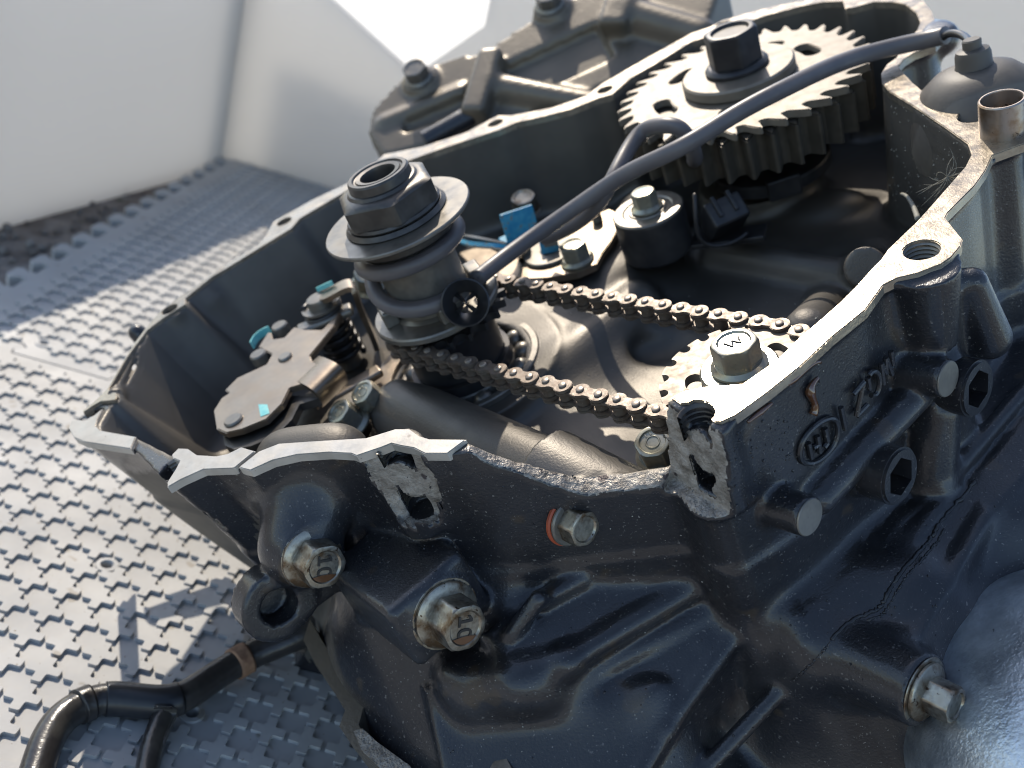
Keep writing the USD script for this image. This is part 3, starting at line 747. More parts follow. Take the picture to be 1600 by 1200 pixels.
def on_wall(px, py, out=0.0):
    n = np.array([(rb_ - ra)[1], -(rb_ - ra)[0]]); n /= np.linalg.norm(n)
    zs = np.linspace(-120, 20, 1401); d = [(P(px, py, z)[:2] - ra) @ n - out for z in (zs[0], zs[-1])]
    a = zs[0] + (zs[-1] - zs[0]) * (0 - d[0]) / (d[1] - d[0])
    for _ in range(4):
        e = 0.01; g0 = (P(px, py, a)[:2] - ra) @ n - out; g1 = (P(px, py, a + e)[:2] - ra) @ n - out; a -= g0 * e / (g1 - g0)
    return P(px, py, a)


WN = np.r_[np.array([(rb_ - ra)[1], -(rb_ - ra)[0]]) / np.linalg.norm(rb_ - ra), 0]
pin1, pin2 = on_wall(1265, 808, 9.0), on_wall(1481, 592, 9.0)
f.cone(on_wall(1278, 778, 1.6), on_wall(1478, 566, 1.6), 4.4, 4.4, 2.5)
f.cone(pin1 - U * 16, pin1, 5.8, 4.9, 1.5, flat=True)
f.cone(pin2 - U * 16, pin2, 5.8, 4.9, 1.5, flat=True)
sk1, sk2 = on_wall(1408, 745, 11.0), on_wall(1529, 608, 11.0)
for sk in (sk1, sk2):
    f.cone(sk - U * 20, sk - U * 8, 9.5, 8.0, 2.0, flat=True)
# boss under the threaded tab and the post below it
f.cone(P(1443, 418, -2), np.r_[P(1443, 418, -2)[:2], -25], 8.5, 6.5, 2.5, flat=True)
f.cone(on_wall(1462, 640, 1.5), on_wall(1452, 770, 3.0), 6.5, 7.0, 2.0)
f.cone(np.r_[P(1500, 372, 0)[:2] + [2, 0], -14], np.r_[P(1540, 460, -20)[:2] + [0, 0], -34], 4, 6, 4)
# ridge, fillet edges and steps of the ledge on the right
f.cone(P(1470, 760, -64), P(1600, 610, -62), 2.4, 2.4, 2)
# rear right: wall of the lobe, platform with the dowel, side tube
f.cone(P(1470, 60, -3), P(1474, 62, -60), 6, 8, 4)
f.box(P(1562, 190, -5), np.eye(3), (20, 16, 4), 1.5, 2, clip=-dI + 0.3)
f.cone(P(1545, 300, -18), P(1640, 262, -18), 7, 7, 2)
# --- holes
HOLES = [((945, 140), 3.4), ((774, 192), 3.4), ((444, 346), 3.2), ((265, 483), 3.2), ((1131, 38), 3.6), ((1440, 390), 4.4), ((1521, 180), 4.4), ((1088, 646), 4.3), ((612, 697), 4.0), ((141, 645), 3.6), ((268, 728), 4.2)]
for (hx, hy), r in HOLES:
    c = P(hx, hy, 0); f.cone(np.r_[c[:2], -26], np.r_[c[:2], 6], r + 0.25, None, 0.0, cut=True, flat=True)
    if hx > 930 and hy < 200 or hx in (774, 444, 265): f.cone(np.r_[c[:2], -30], np.r_[c[:2], -1.3], r + 2.4, None, 1.5, flat=True); f.cone(np.r_[c[:2], -26], np.r_[c[:2], 6], r + 0.25, None, 0.0, cut=True, flat=True)
# bosses that broke: rebuild round the holes, then break them
for c, r in ((P(612, 697, 0), 8.2), (P(1088, 646, 0), 8.6)):
    f.cone(np.r_[c[:2], -27], np.r_[c[:2], -1.2], r, r, 2.0, flat=True)
    f.cone(np.r_[c[:2], -23], np.r_[c[:2], 6], 4.1, None, 0.0, cut=True, flat=True)
# the left end of the underside drops off along one line
pa, pb = P(492, 990, -62), P(590, 1150, -78); ee = (pb - pa)[:2]; ee /= np.linalg.norm(ee); lnn = np.array([ee[1], -ee[0]])
if lnn[0] > 0: lnn = -lnn
SIDE = ((f.X2 - pa[0]) * lnn[0] + (f.Y2 - pa[1]) * lnn[1]).astype(np.float32)
qs = f.sl((-216, 112, -112), (20, 215, -56), 0)
f.merge(qs, np.broadcast_to(-(np.maximum(SIDE[qs[0], qs[1]][:, :, None] + (-f.ax[2][qs[2]][None, None, :] - 62) * -0.15, f.ax[2][qs[2]][None, None, :] * 0 - 9)), f.v[qs].shape), 6.0, cut=True)
for c in (P(612, 697, 0), P(1088, 646, 0)):
    f.cone(np.r_[c[:2], -13.2] + [0.8, 0, 0], np.r_[c[:2], -9.0] - [0.6, 0, 0], 4.6, 4.3, 1.0)
before = f.v.copy()
fx = np.array([-66, -62, -59.6, -55.4, -46.9, -41.3, -35.4, -25.1, -16.6, -12, 0]); fz = np.array([4, 4, -0.5, -6, -12.8, -17.2, -21.2, -22, -21.8, -21.5, -22])


def breaks(x, y, z):
    n = (meshkit.fbm(np.stack(np.broadcast_arrays(x / 5.0, y / 5.0, z / 5.0), -1), 3) - 0.5) * 4.0 + (meshkit.noise(np.stack(np.broadcast_arrays(x / 2.2, y / 2.2, z / 2.2), -1), 5) - 0.5) * 1.6
    zf = np.interp(np.broadcast_to(x, n.shape), fx, fz) + (y - 180.0) * 0.25
    d = np.maximum(np.maximum(zf - z, np.maximum(y - 184.8, 166 - y)), np.abs(x + 39.5) - 26.5)      # front wall, broken low
    a, b = P(1049, 620)[:2], P(1128, 660)[:2]; e = (b - a) / np.linalg.norm(b - a); nn = np.array([-e[1], e[0]])
    if nn @ np.array([0, -1]) < 0: nn = -nn
    c = P(1088, 646)[:2]
    s_ = -((x - c[0]) * nn[0] + (y - c[1]) * nn[1]) - z * 0.12
    d = np.minimum(d, np.maximum(np.maximum(s_ + 0.5, -z - 25.0), np.sqrt((x - c[0]) ** 2 + (y - c[1]) ** 2) - 13))
    c = P(612, 697)[:2]
    s_ = (y - c[1]) + (x - c[0]) * 0.25 - z * 0.10
    d = np.minimum(d, np.maximum(np.maximum(s_ + 0.2, -z - 22.5), np.sqrt((x - c[0]) ** 2 + (y - c[1]) ** 2) - 10.5 + np.abs(z + 9) * 0.22))
    # chipped corner on the left
    a, b = P(208, 692)[:2], P(274, 708)[:2]; m_ = (a + b) / 2; e = (b - a); L = np.linalg.norm(e) / 2; e = e / (2 * L); nn = np.array([e[1], -e[0]])
    if nn @ np.array([0, -1]) < 0: nn = -nn
    t = (x - m_[0]) * e[0] + (y - m_[1]) * e[1]; q = (x - m_[0]) * nn[0] + (y - m_[1]) * nn[1]
    d = np.minimum(d, np.maximum(np.maximum(np.abs(t + q * 0.5) - L - 1, -2.5 - q * 1.1 - z - (t + L) * 0.10), np.abs(q) - 14))
    return d + n * 0.5


q = f.sl((-150, 160, -30), (20, 230, 2), 0)
dcut = breaks(f.ax[0][q[0]][:, None, None], f.ax[1][q[1]][None, :, None], f.ax[2][q[2]][None, None, :]).astype(np.float32)
f.merge(q, dcut, 0.0, cut=True)
CAM_E = np.array([0, 0, H_CAM])


def on_cast(px, py, out=0.0, t0=120.0, t1=420.0):
    """the point of the casting seen at a pixel, moved out of the surface"""
    d = R_EC.T @ ray(px, py); d = d / np.linalg.norm(d); t = np.arange(t0, t1, 0.3)
    v = f.at(CAM_E + d * t[:, None]); k = np.nonzero(v < 0)[0]
    if not len(k): return None
    p = CAM_E + d * t[k[0]]; e = 0.9
    g_ = np.array([(f.at((p + e * u_)[None])[0] - f.at((p - e * u_)[None])[0]) for u_ in np.eye(3)]); g_ /= max(np.linalg.norm(g_), 1e-9)
    return p + g_ * out


V, Q = f.mesh(); nrm = quad_normals(V, Q)
cen = V[Q].mean(1); ci = np.clip(((cen - f.lo) / VX).round().astype(int), 0, np.array(f.n) - 1)
fb = Field.__new__(Field); fb.v = before; fb.lo = f.lo; fb.h = f.h
broken = (fb.at(cen) < -0.35) & (cen[:, 2] < -1.4) & (cen[:, 2] > -27)
din = dI[ci[:, 0], ci[:, 1]]
inside = (din < 1.2) & ~broken
crank = Thing('crankcase', 'big black engine casing lying open, its near edge broken and oily', 'engine casing', (0, 0, 0))
smooth_part(crank, 'inner_shell', V, Q, 'inner_casting', inside, nrm)
fe = Q[broken]; bi = np.nonzero(broken)[0]
from scipy.sparse import coo_matrix
from scipy.sparse.csgraph import connected_components
nf = len(fe); vi = fe.ravel(); fi = np.repeat(np.arange(nf), 4)
_, comp = connected_components(coo_matrix((np.ones(len(vi)), (np.r_[fi], nf + vi)), shape=(nf + len(V), nf + len(V))), False)
comp = comp[:nf]
small = np.zeros(len(Q), bool)
for c in np.unique(comp):
    k = bi[comp == c]
    if len(k) < 60: small[k] = True; continue
    kk = np.zeros(len(Q), bool); kk[k] = True
    smooth_part(crank, 'broken_edge', V, Q, 'fracture', kk, nrm, label='rough broken grey metal where the wall snapped off')
smooth_part(crank, 'outer_shell', V, Q, 'black_paint', (~inside & ~broken) | small, nrm)
del before, fb


def face(pts_list, z1=0.0, z0=-2.6, holes=(), label=None, m_='machined_pale'):
    p = sg.Polygon(np.asarray(E3(pts_list))[:, :2]).buffer(0)
    if p.geom_type == 'MultiPolygon': p = max(p.geoms, key=lambda g_: g_.area)
    for (hx, hy), r in holes:
        p = p.difference(sg.Polygon(ring_pts(P(hx, hy)[:2], r, 32)))
    if p.geom_type == 'MultiPolygon': p = max(p.geoms, key=lambda g_: g_.area)
    s = 0.25
    lo_, up_ = shape_prism(p, z0, z1 - s), None
    top = p.buffer(-s, join_style=2)
    crank.part('joint_face', trimesh.util.concatenate([lo_, shape_prism(top, z1 - s, z1)]), m_, 30, label=label)


face(OUT_A + END_A + IN_A[::-1] + BRK_A[::-1], holes=HOLES[:8], label='long bare metal joint face running round the right, far and left side', m_='machined')
face(FACE_B, label='small bare metal joint face at the left corner, cracked loose')
face(FACE_C1, z1=-0.1, label='short bare metal joint face left of the crack')
face(FACE_C2, label='bare metal joint face along the broken near wall')


def threads(c, r, z0, z1, pitch=1.25):
    prof = [(r + 0.5, z1)]
    z = z1
    while z > z0 + pitch:
        prof += [(r + 0.15, z - 0.1), (r - 0.42, z - pitch * 0.5), (r + 0.15, z - pitch + 0.1)]; z -= pitch
    prof += [(r + 0.5, z)]
    return move(rev(prof, 40), [c[0], c[1], 0])


def half(mesh, c, nn, keep=0.2):
    """the part of a thread left in a hole that was broken open"""
    v, fcs = mesh.vertices, mesh.faces; d = (v[:, :2] - c[:2]) @ nn
    return trimesh.Trimesh(v, fcs[(d[fcs] < keep).all(1)], process=False)


crank.part('thread', threads(P(1440, 390), 4.4, -9, -0.6), 'worn_steel', 40)
crank.part('thread', threads(P(1521, 180), 4.4, -8, -0.6), 'worn_steel', 40)
for z0_, z1_ in ((-9.5, -0.8), (-21, -13.5)):
    crank.part('thread', half(threads(P(1088, 646), 4.25, z0_, z1_, 1.5), P(1088, 646), np.array([-0.1, -1.0]), -0.4), 'dark_steel', 40)
for z0_, z1_ in ((-6.5, -0.8), (-21, -14.5)):
    crank.part('thread', half(threads(P(612, 697), 4.0, z0_, z1_), P(612, 697), np.array([0.24, -0.97]), -0.2), 'worn_steel', 40)
crank.part('thread', half(threads(P(268, 728), 4.1, -14, -0.8), P(268, 728), np.array([-0.7, -0.7]), 0.2), 'worn_steel', 40)
for sk in (sk1, sk2):
    hx = [(5.3 * math.cos(a), 5.3 * math.sin(a)) for a in np.arange(6) * math.pi / 3 + 0.3]
    ringp = sg.Point(0, 0).buffer(7.6, quad_segs=16).difference(sg.Polygon(hx))
    col = trimesh.util.concatenate([shape_prism(ringp, -11, -0.7), shape_prism(ringp.intersection(sg.Point(0, 0).buffer(7.0, quad_segs=16)), -0.7, 0)])
    pth = crank.part('socket_collar', move(col, sk, frame(U)), 'black_paint', 30)
    crank.part('socket_bottom', move(disc(6.0, -11, -8.5, 0.2), sk, frame(U)), 'black_paint', 30, parent=pth)
def surface_line(pts, r, n=90, jit=0.12, out=0.1):
    q_ = spline(np.array([(x, y, 0) for x, y in pts], float), n)[:, :2]
    pp_ = [on_cast(x, y, out) for x, y in q_]; pp_ = np.array([p for p in pp_ if p is not None])
    keep = np.r_[True, np.linalg.norm(np.diff(pp_, axis=0), axis=1) < 8]; pp_ = pp_[keep]
    pp_ = pp_ + rng.normal(0, jit, pp_.shape)
    return tube(pp_, r * (0.7 + 0.6 * rng.random(len(pp_))), 7)


SEAL = [(1300, 1000), (1346, 963), (1372, 951), (1383, 935), (1400, 905), (1420, 880), (1447, 850), (1456, 838), (1466, 820), (1500, 780), (1522, 752)]
crank.part('sealant_line', surface_line(SEAL, 0.55), 'black_plastic', True, label='thin wrinkled line of old sealant along the right ledge')
crank.part('sealant_line', surface_line([(x + 9, y + 7) for x, y in SEAL[1:9]], 0.35), 'black_plastic', True)
crank.part('parting_line', surface_line([(1300, 1000), (1275, 1030), (1240, 1062)], 0.3), 'black_paint', True)
grit = []
def scatter(n, x0, x1, y0, y1, a_, b_):
    for _ in range(n):
        p = on_cast(rng.uniform(x0, x1), rng.uniform(y0, y1), 0.05)
        if p is None: continue
        s_ = trimesh.creation.icosphere(1, 1.0); s_.vertices *= rng.uniform(a_, b_) * rng.uniform(0.6, 1.3, 3); s_.vertices += rng.normal(0, 0.04, s_.vertices.shape); s_.apply_translation(p); grit.append(s_)


scatter(90, 1140, 1240, 650, 790, 0.15, 0.42)
scatter(40, 1240, 1420, 590, 700, 0.12, 0.3)
scatter(120, 560, 900, 740, 900, 0.12, 0.32)
scatter(150, 700, 1200, 860, 1200, 0.12, 0.30)
scatter(110, 1200, 1560, 780, 1100, 0.12, 0.34)
crank.part('oily_grit', trimesh.util.concatenate(grit), 'black_paint', True, kind='stuff')
dust = []; keep_ = grit; grit = dust
scatter(90, 560, 1150, 760, 1190, 0.10, 0.22)
scatter(110, 1390, 1510, 150, 330, 0.10, 0.28)
scatter(70, 850, 1300, 430, 600, 0.10, 0.25)
crank.part('dust_grains', trimesh.util.concatenate(dust), 'dry_grass', True, kind='stuff')
cov = trimesh.creation.icosphere(5, 1.0); cov.vertices *= [46, 60, 36]; cov.apply_translation(P(1752, 1225, -102))
lc_in = [(484, 968, -76), (520, 1030, -78), (556, 1080, -80), (568, 1105, -80), (560, 1132, -81), (580, 1168, -82), (625, 1205, -83), (680, 1250, -84)]
lc_out = [(474, 1000, -80), (494, 1040, -80), (526, 1088, -80), (539, 1110, -80), (530, 1135, -80), (552, 1168, -80), (602, 1215, -80), (650, 1262, -80)]
lcp = np.array([P(x, y, -80) for x, y, z in lc_in] + [P(x, y, -80) for x, y, z in lc_out[::-1]] )
crank.part('lower_casing', poly_prism(lcp, -118, -80), 'rear_casting', 30, label='grey lower casing edge past the dark parting line')
chp = np.array([P(x, y, -79) for x, y in ((552, 1142), (566, 1138), (590, 1160), (640, 1196), (660, 1230), (610, 1215), (565, 1172))])
crank.part('bare_patch', poly_prism(chp, -90, -79), 'fracture', 30, label='rough bare metal patch at the lower left edge')
tri = np.array([P(x, y, -76) for x, y in ((784, 1172), (806, 1212), (760, 1212))])
crank.part('bare_chip', poly_prism(tri, -84, -75.5), 'machined', 30, label='small pale bare metal corner at the bottom edge')
crank.part('lower_cover', cov, 'sky_tinted_metal', True, label='rounded cover at the lower right, its pale blue-grey put in for the mirrored sky')
for pn in (pin1, pin2):
    crank.part('pin_face', move(disc(4.7, -0.3, 0.25, 0.2), pn, frame(U)), 'worn_steel', 30)

# ------------------------------------------------------------------ bolts
def bolt_parts(t, af=10.0, fl=15.0, h=6.5, mat_='zinc', text=None, marks=True, ink=None, flange_t=1.6, oil=False, ring=False):
    t.part('flange', rev([(0, 0), (fl / 2 - 0.25, 0), (fl / 2, 0.25), (fl / 2, flange_t * 0.55), (fl / 2 - 0.5, flange_t * 0.8), (af * 0.56, flange_t + 0.3), (0, flange_t + 0.3)], 56), mat_, 35, local=True)
    hd = t.part('hex_head', hexhead(af, flange_t * 0.7, h, recess=0.5), mat_, 32, local=True)
    zf = h - 0.5
    if text:
        if text == 'W':
            q_ = [(-2.0, 1.3), (-1.1, -1.3), (0, 0.9), (1.1, -1.3), (2.0, 1.3)]
            bar = trimesh.util.concatenate([tube([[x0_, y0_, zf + 0.1], [(x0_ + x1_) / 2, (y0_ + y1_) / 2, zf + 0.1], [x1_, y1_, zf + 0.1]], 0.26, 8) for (x0_, y0_), (x1_, y1_) in zip(q_[:-1], q_[1:])])
            t.part('stamped_mark', bar, ink or mat_, 40, local=True, parent=hd); return hd
        tm = meshkit.text_mesh(text, af * 0.34, 0.32, True); b = tm.bounds
        tm.apply_translation([-(b[0, 0] + b[1, 0]) / 2, -(b[0, 1] + b[1, 1]) / 2, zf - 0.05]); t.part('stamped_mark', tm, ink or mat_, 30, local=True, parent=hd)
    elif marks:
        t.part('stamped_ring', move(rev([(af * 0.16, zf - 0.02), (af * 0.23, zf - 0.02), (af * 0.21, zf + 0.2), (af * 0.18, zf + 0.2)], 32)), mat_, 40, local=True, parent=hd)
        for sx in (-1, 1):
            t.part('stamped_bar', rbox(af * 0.05, af * 0.14, 0.3, 0.1, (0.6 * sx * af * 0.12, af * 0.29, zf + 0.05)), mat_, 40, local=True, parent=hd)
    return hd


def up_bolt(px, py, z, label, **k):
    return Thing('flange_bolt', label, 'bolt', P(px, py, z), frame((0, 0, 1), (math.cos(k.pop('rot', 0.3)), math.sin(k.pop('rot2', 0.3)), 0)), group=k.pop('group', None))


# three bolts on the outside
ox = lambda down: frame(U, down)
down_e = w2e(e2w([0, 0, 0]) + [0, 0, -1]) - 0.0
GD = RE.T @ np.array([0, 0, -1.0])
GDu = GD - U * (GD @ U); GDu /= np.linalg.norm(GDu)
def oil_pool(t, af, h):
    """a drop of engine oil caught in the lower half of the dished bolt head"""
    r = af * 0.37; th = np.linspace(-1.0, 1.0, 15); pts = [(r * math.cos(a), r * math.sin(a)) for a in th] + [(r * (0.62 - 0.12 * math.cos(b_ * 1.5)), r * math.sin(b_)) for b_ in np.linspace(0.75, -0.75, 9)]
    m = shape_prism(sg.Polygon(pts).buffer(-0.15).buffer(0.1), h - 0.52, h - 0.10)
    t.part('oil_drop', m, 'oil', 50, local=True)


o1 = Thing('flange_bolt', 'oily flange bolt on the conical boss, just above the mounting lug', 'bolt', B1 - U * 1.2, frame(U, GDu))
bolt_parts(o1, 11.8, 17.5, 8.5, 'dirty_zinc', text='10', ink='dark_steel'); oil_pool(o1, 11.8, 8.5)
o2 = Thing('flange_bolt', 'large dirty flange bolt at the front of the square boss, oil in its head', 'bolt', B2 - U * 1.2, frame(U, GDu))
bolt_parts(o2, 12.0, 18.5, 9.5, 'dirty_zinc', text='10', ink='dark_steel'); oil_pool(o2, 12.0, 9.5)
o3 = Thing('flange_bolt', 'corroded flange bolt at the lower right, below the cracked ledge', 'bolt', B3 - U * 1.2, frame(U, GDu))
bolt_parts(o3, 8.2, 14.5, 8.0, 'dirty_zinc', marks=False)
for bt, rr in ((B1, 9.6), (B2, 10.6), (B3, 9.0)):
    crank.part('boss_face', move(disc(rr - 0.6, -1.5, -1.1, 0.2), bt, frame(U)), 'dirty_zinc', 30, label='bare scraped metal ring under a bolt')
o4 = Thing('banjo_bolt', 'half hidden bolt with an orange seal in the dark recess below the broken edge', 'bolt', on_cast(896, 818) - U * 3.2, frame(U, GDu))
o4.part('seal', disc(6.8, 0, 1.5, 0.4), 'orange_seal', 35, local=True)
o4.part('washer', disc(6.4, 1.5, 2.8, 0.4), 'worn_steel', 35, local=True)
o4.part('hex_head', hexhead(9, 2.8, 8.0, 0.5), 'dirty_zinc', 32, local=True)

# ------------------------------------------------------------------ small sprocket with its bolt, and the chain
def broad_sprocket(n, rp):
    p = sg.Point(0, 0).buffer(rp + 1.0, quad_segs=40)
    for k in range(n):
        a = 2 * math.pi * k / n; p = p.difference(sg.LineString([((rp + q_) * math.cos(a), (rp + q_) * math.sin(a)) for q_ in (0.1, 3)]).buffer(1.45, quad_segs=6))
    return p.buffer(-0.35).buffer(0.35, quad_segs=4)


def sprocket_poly(n, rp, roller, bore):
    ro = roller / 2 + 0.12; pts = []
    for k in range(n):
        a = 2 * math.pi * k / n; d = 2 * math.pi / n
        c = np.array([math.cos(a), math.sin(a)]); tng = np.array([-c[1], c[0]])
        for q in np.linspace(-1.0, 1.0, 7):
            pts.append(rp * c - ro * (c * math.cos(q) - 0) + ro * tng * math.sin(q) * 1.05 + c * 0.0)
        am = a + d / 2; m_ = np.array([math.cos(am), math.sin(am)]); tm = np.array([-m_[1], m_[0]])
        R = rp + 1.15
        for q in (-0.62, 0.0, 0.62): pts.append(R * m_ * (1 - 0.012 * abs(q)) + tm * q)
    return sg.Polygon(pts).buffer(0), [sg.Point(0, 0).buffer(bore)]


CZ = -13.0; ROLLER = 4.0; CP = 6.35
sp, bore = sprocket_poly(20, 20.3, ROLLER, 4.0)
sprk = Thing('chain_sprocket', 'small speckled toothed sprocket at the right end of the thin chain', 'sprocket', np.r_[SPR, CZ - 4.3])
d = broad_sprocket(20, 20.3).difference(bore[0])
for k in range(5):
    a = 0.5 + k * 2 * math.pi / 5; d = d.difference(sg.LineString([(12.2 * math.cos(a - 0.08), 12.2 * math.sin(a - 0.08)), (12.2 * math.cos(a + 0.08), 12.2 * math.sin(a + 0.08))]).buffer(2.2))
sprk.part('toothed_disc', shape_prism(d, 0, 2.6), 'sprocket_steel', 30, local=True)
wz = 2.6
sprk.part('washer', disc(10.2, wz, wz + 2.2, 0.5, 64), 'zinc', 35, local=True)
wb = Thing('flange_bolt', 'speckled zinc bolt with a W stamped in its head, at the small sprocket', 'bolt', np.r_[SPR + [0.2, 0], CZ - 4.3 + wz + 2.2], frame((0, 0, 1), (math.cos(0.35), math.sin(0.35), 0)))
bolt_parts(wb, 11.0, 14.6, 8.2, 'zinc', text='W', ink='black_steel')

def chain_path():
    """closed run round both sprockets, counter-clockwise"""
    a, b, r1, r2 = SH + [1.2, 1.6], SPR, 20.3, 20.3
    dd = b - a; L = np.linalg.norm(dd); u = dd / L; n = np.array([-u[1], u[0]])
    pts = []
    th0 = math.atan2(n[1], n[0])
    for t in np.linspace(0, math.pi, 200): pts.append(a + r1 * np.array([math.cos(th0 + t), math.sin(th0 + t)]))
    for t in np.linspace(0, math.pi, 200): pts.append(b + r2 * np.array([math.cos(th0 + math.pi + t), math.sin(th0 + math.pi + t)]))
    pts.append(pts[0]); pts = np.array(pts)
    d_ = np.r_[0, np.cumsum(np.linalg.norm(np.diff(pts, axis=0), axis=1))]
    N = int(round(d_[-1] / CP)); N += N % 2
    s = np.linspace(0, d_[-1], N + 1)[:-1]
    return np.stack([np.interp(s, d_, pts[:, 0]), np.interp(s, d_, pts[:, 1])], 1)


PINS = chain_path(); NP_ = len(PINS)


def link_plate(a, b, z0, t, r=2.75, waist=1.75):
    m_ = (a + b) / 2; e = (b - a); L = np.linalg.norm(e); e = e / L; n = np.array([-e[1], e[0]])
    up_, dn = [], []
    for q in np.linspace(0, 1, 13):
        x = (q - 0.5) * L; w = waist + (r - waist) * abs(2 * q - 1) ** 2.2
        up_.append(m_ + e * x + n * w); dn.append(m_ + e * x - n * w)
    body = sg.Polygon(up_ + dn[::-1]).union(sg.Point(a).buffer(r, quad_segs=5)).union(sg.Point(b).buffer(r, quad_segs=5))
    c = 0.16
    return trimesh.util.concatenate([shape_prism(body, z0, z0 + t - c), shape_prism(body.buffer(-c), z0 + t - c, z0 + t)])


chain = Thing('drive_chain', 'thin rusty brown roller chain running from the shaft to the small sprocket', 'chain', np.r_[(SH + SPR) / 2, CZ - 3])
T = 0.85
for k in range(NP_):
    a, b = PINS[k], PINS[(k + 1) % NP_]
    if k % 2 == 0:
        chain.part('outer_plate', link_plate(a, b, CZ - 0.55 - T, T), 'chain_steel', 30)
        chain.part('outer_plate', link_plate(a, b, CZ - 6.0 - T, T), 'chain_steel', 30)
    else:
        chain.part('inner_plate', link_plate(a, b, CZ - 0.65 - 2 * T, T), 'chain_steel', 30)
        chain.part('inner_plate', link_plate(a, b, CZ - 5.9, T), 'chain_steel', 30)
    chain.part('roller', move(rev([(0, CZ - 4.95), (ROLLER / 2, CZ - 4.95), (ROLLER / 2, CZ - 2.4), (0, CZ - 2.4)], 20), np.r_[a, 0]), 'chain_steel', 40)
    chain.part('pin', move(rev([(0, CZ - 7.2), (1.15, CZ - 7.2), (1.15, CZ - 0.12), (0.9, CZ + 0.08), (0, CZ + 0.1)], 16), np.r_[a, 0]), 'chain_pin_steel', 40)

# ------------------------------------------------------------------ clutch shaft
sh = Thing('clutch_shaft', 'upright shaft with a big dark hexagon nut and a wide washer on top', 'shaft', np.r_[SH, -36])
def shp(name, prof, m_, n=64, a=30, **k):
    return sh.part(name, move(rev(prof, n), np.r_[SH, 0]), m_, a, **k)


shp('sleeve', [(8, -30), (13.0, -30), (13.0, 18), (12.4, 18.6), (8, 18.6)], 'worn_steel')
sh.part('oil_hole', move(disc(1.1, -0.2, 0.12, 0.05, 20), np.r_[SH, 9] + 13.0 * np.array([0.97, -0.22, 0]), frame((0.97, -0.22, 0))), 'black_plastic', 30)
shp('shoulder', [(10, 17.0), (16.4, 17.0), (16.8, 17.6), (16.8, 22.3), (10, 22.3)], 'dark_steel')
shp('wide_washer', [(9, 22.4), (23.6, 22.4), (24.1, 22.8), (24.1, 23.5), (23.8, 23.9), (9, 23.9)], 'worn_steel', 96)
shp('spring_washer', [(9, 23.9), (16.4, 23.95), (16.8, 24.4), (15.6, 25.6), (9, 26.0)], 'dark_steel', 72)
shp('spring_washer', [(9, 25.9), (15.2, 25.9), (15.5, 26.4), (14.9, 27.2), (9, 27.3)], 'dark_steel', 72)
nut = sh.part('lock_nut', move(rev([(7, 27.2), (14.2, 27.2), (14.2, 33.6), (13.6, 34.6), (12.0, 35.2), (7, 35.2)], 120,
      lambda th, k: np.minimum(1 / np.cos((th + 0.25) % (math.pi / 3) - math.pi / 6), 1.13) if k in (1, 2) else (np.minimum(1 / np.cos((th + 0.25) % (math.pi / 3) - math.pi / 6), 1.045) if k == 3 else np.ones_like(th))), np.r_[SH, 0]), 'dark_steel', 28)
sh.part('collar', move(rev([(7, 35.2), (11.6, 35.2), (10.9, 36.0), (10.2, 36.2), (10.0, 38.6), (9.5, 39.2), (8.4, 39.2), (8.0, 38.6), (7, 38.4)], 64), np.r_[SH, 0]), 'dark_steel', 30, parent=nut)
shp('shaft_end', [(0, 30), (5.0, 30), (5.4, 37.6), (5.8, 38.8), (7.2, 39.0), (7.6, 38.4), (7.6, 30), (7, 20), (0, 20)], 'dark_steel')
shp('flange', [(12, -11.4), (21.2, -11.4), (21.7, -10.9), (21.7, -9.4), (21.2, -8.9), (14.5, -8.6), (13.2, -7.6), (12, -7.6)], 'worn_steel', 96)
for a in (3.5, 0.35, 5.2):
    dd = np.array([math.cos(a), math.sin(a), 0])
    sh.part('drive_dog', rbox(5.0, 8.5, 6.0, 0.9, np.r_[SH, -6.0] + dd * 15.8, frame((0, 0, 1), dd)), 'worn_steel', 35)
spd, bore = sprocket_poly(20, 20.3, ROLLER, 12.0)
sh.part('drive_sprocket', shape_prism(__import__('shapely').affinity.translate(spd.difference(bore[0]), SH[0] + 1.2, SH[1] + 1.6), -17.2, -14.6), 'black_steel', 30)
shp('spacer', [(10, -33), (15.8, -33), (16.2, -32), (16.2, -18.5), (15.8, -18), (10, -18)], 'black_steel')
shp('spacer', [(10, -39), (18.0, -39), (18.0, -33), (10, -33)], 'black_steel')

bear = Thing('ball_bearing', 'ball bearing with shiny balls round the foot of the shaft', 'bearing', np.r_[SH, -44])
bear.part('outer_race', move(rev([(24.2, -46), (27.6, -46), (27.6, -36.2), (27.2, -35.8), (25.2, -35.8), (24.8, -36.2), (24.2, -40)], 96), np.r_[SH, 0]), 'worn_steel', 30)
bear.part('inner_race', move(rev([(15, -46), (18.4, -46), (18.4, -37.6), (18.0, -37), (15, -37)], 72), np.r_[SH, 0]), 'worn_steel', 30)
for k in range(14):
    a = k * 2 * math.pi / 14 + 0.12
    s = trimesh.creation.icosphere(3, 3.7); s.apply_translation(np.r_[SH, -39.5] + 21.3 * np.array([math.cos(a), math.sin(a), 0])); bear.part('ball', s, 'worn_steel', True)
ret = Thing('retaining_plate', 'pale curved plate at the left foot of the shaft', 'plate', np.r_[SH, -36])
thr = np.linspace(2.3, 4.4, 30)
ret.part('plate', poly_prism(np.r_[[SH + 33 * np.array([math.cos(a), math.sin(a)]) for a in thr], [SH + 26.2 * np.array([math.cos(a), math.sin(a)]) for a in thr[::-1]]], -36.5, -34.0), 'bronze_plate', 30)

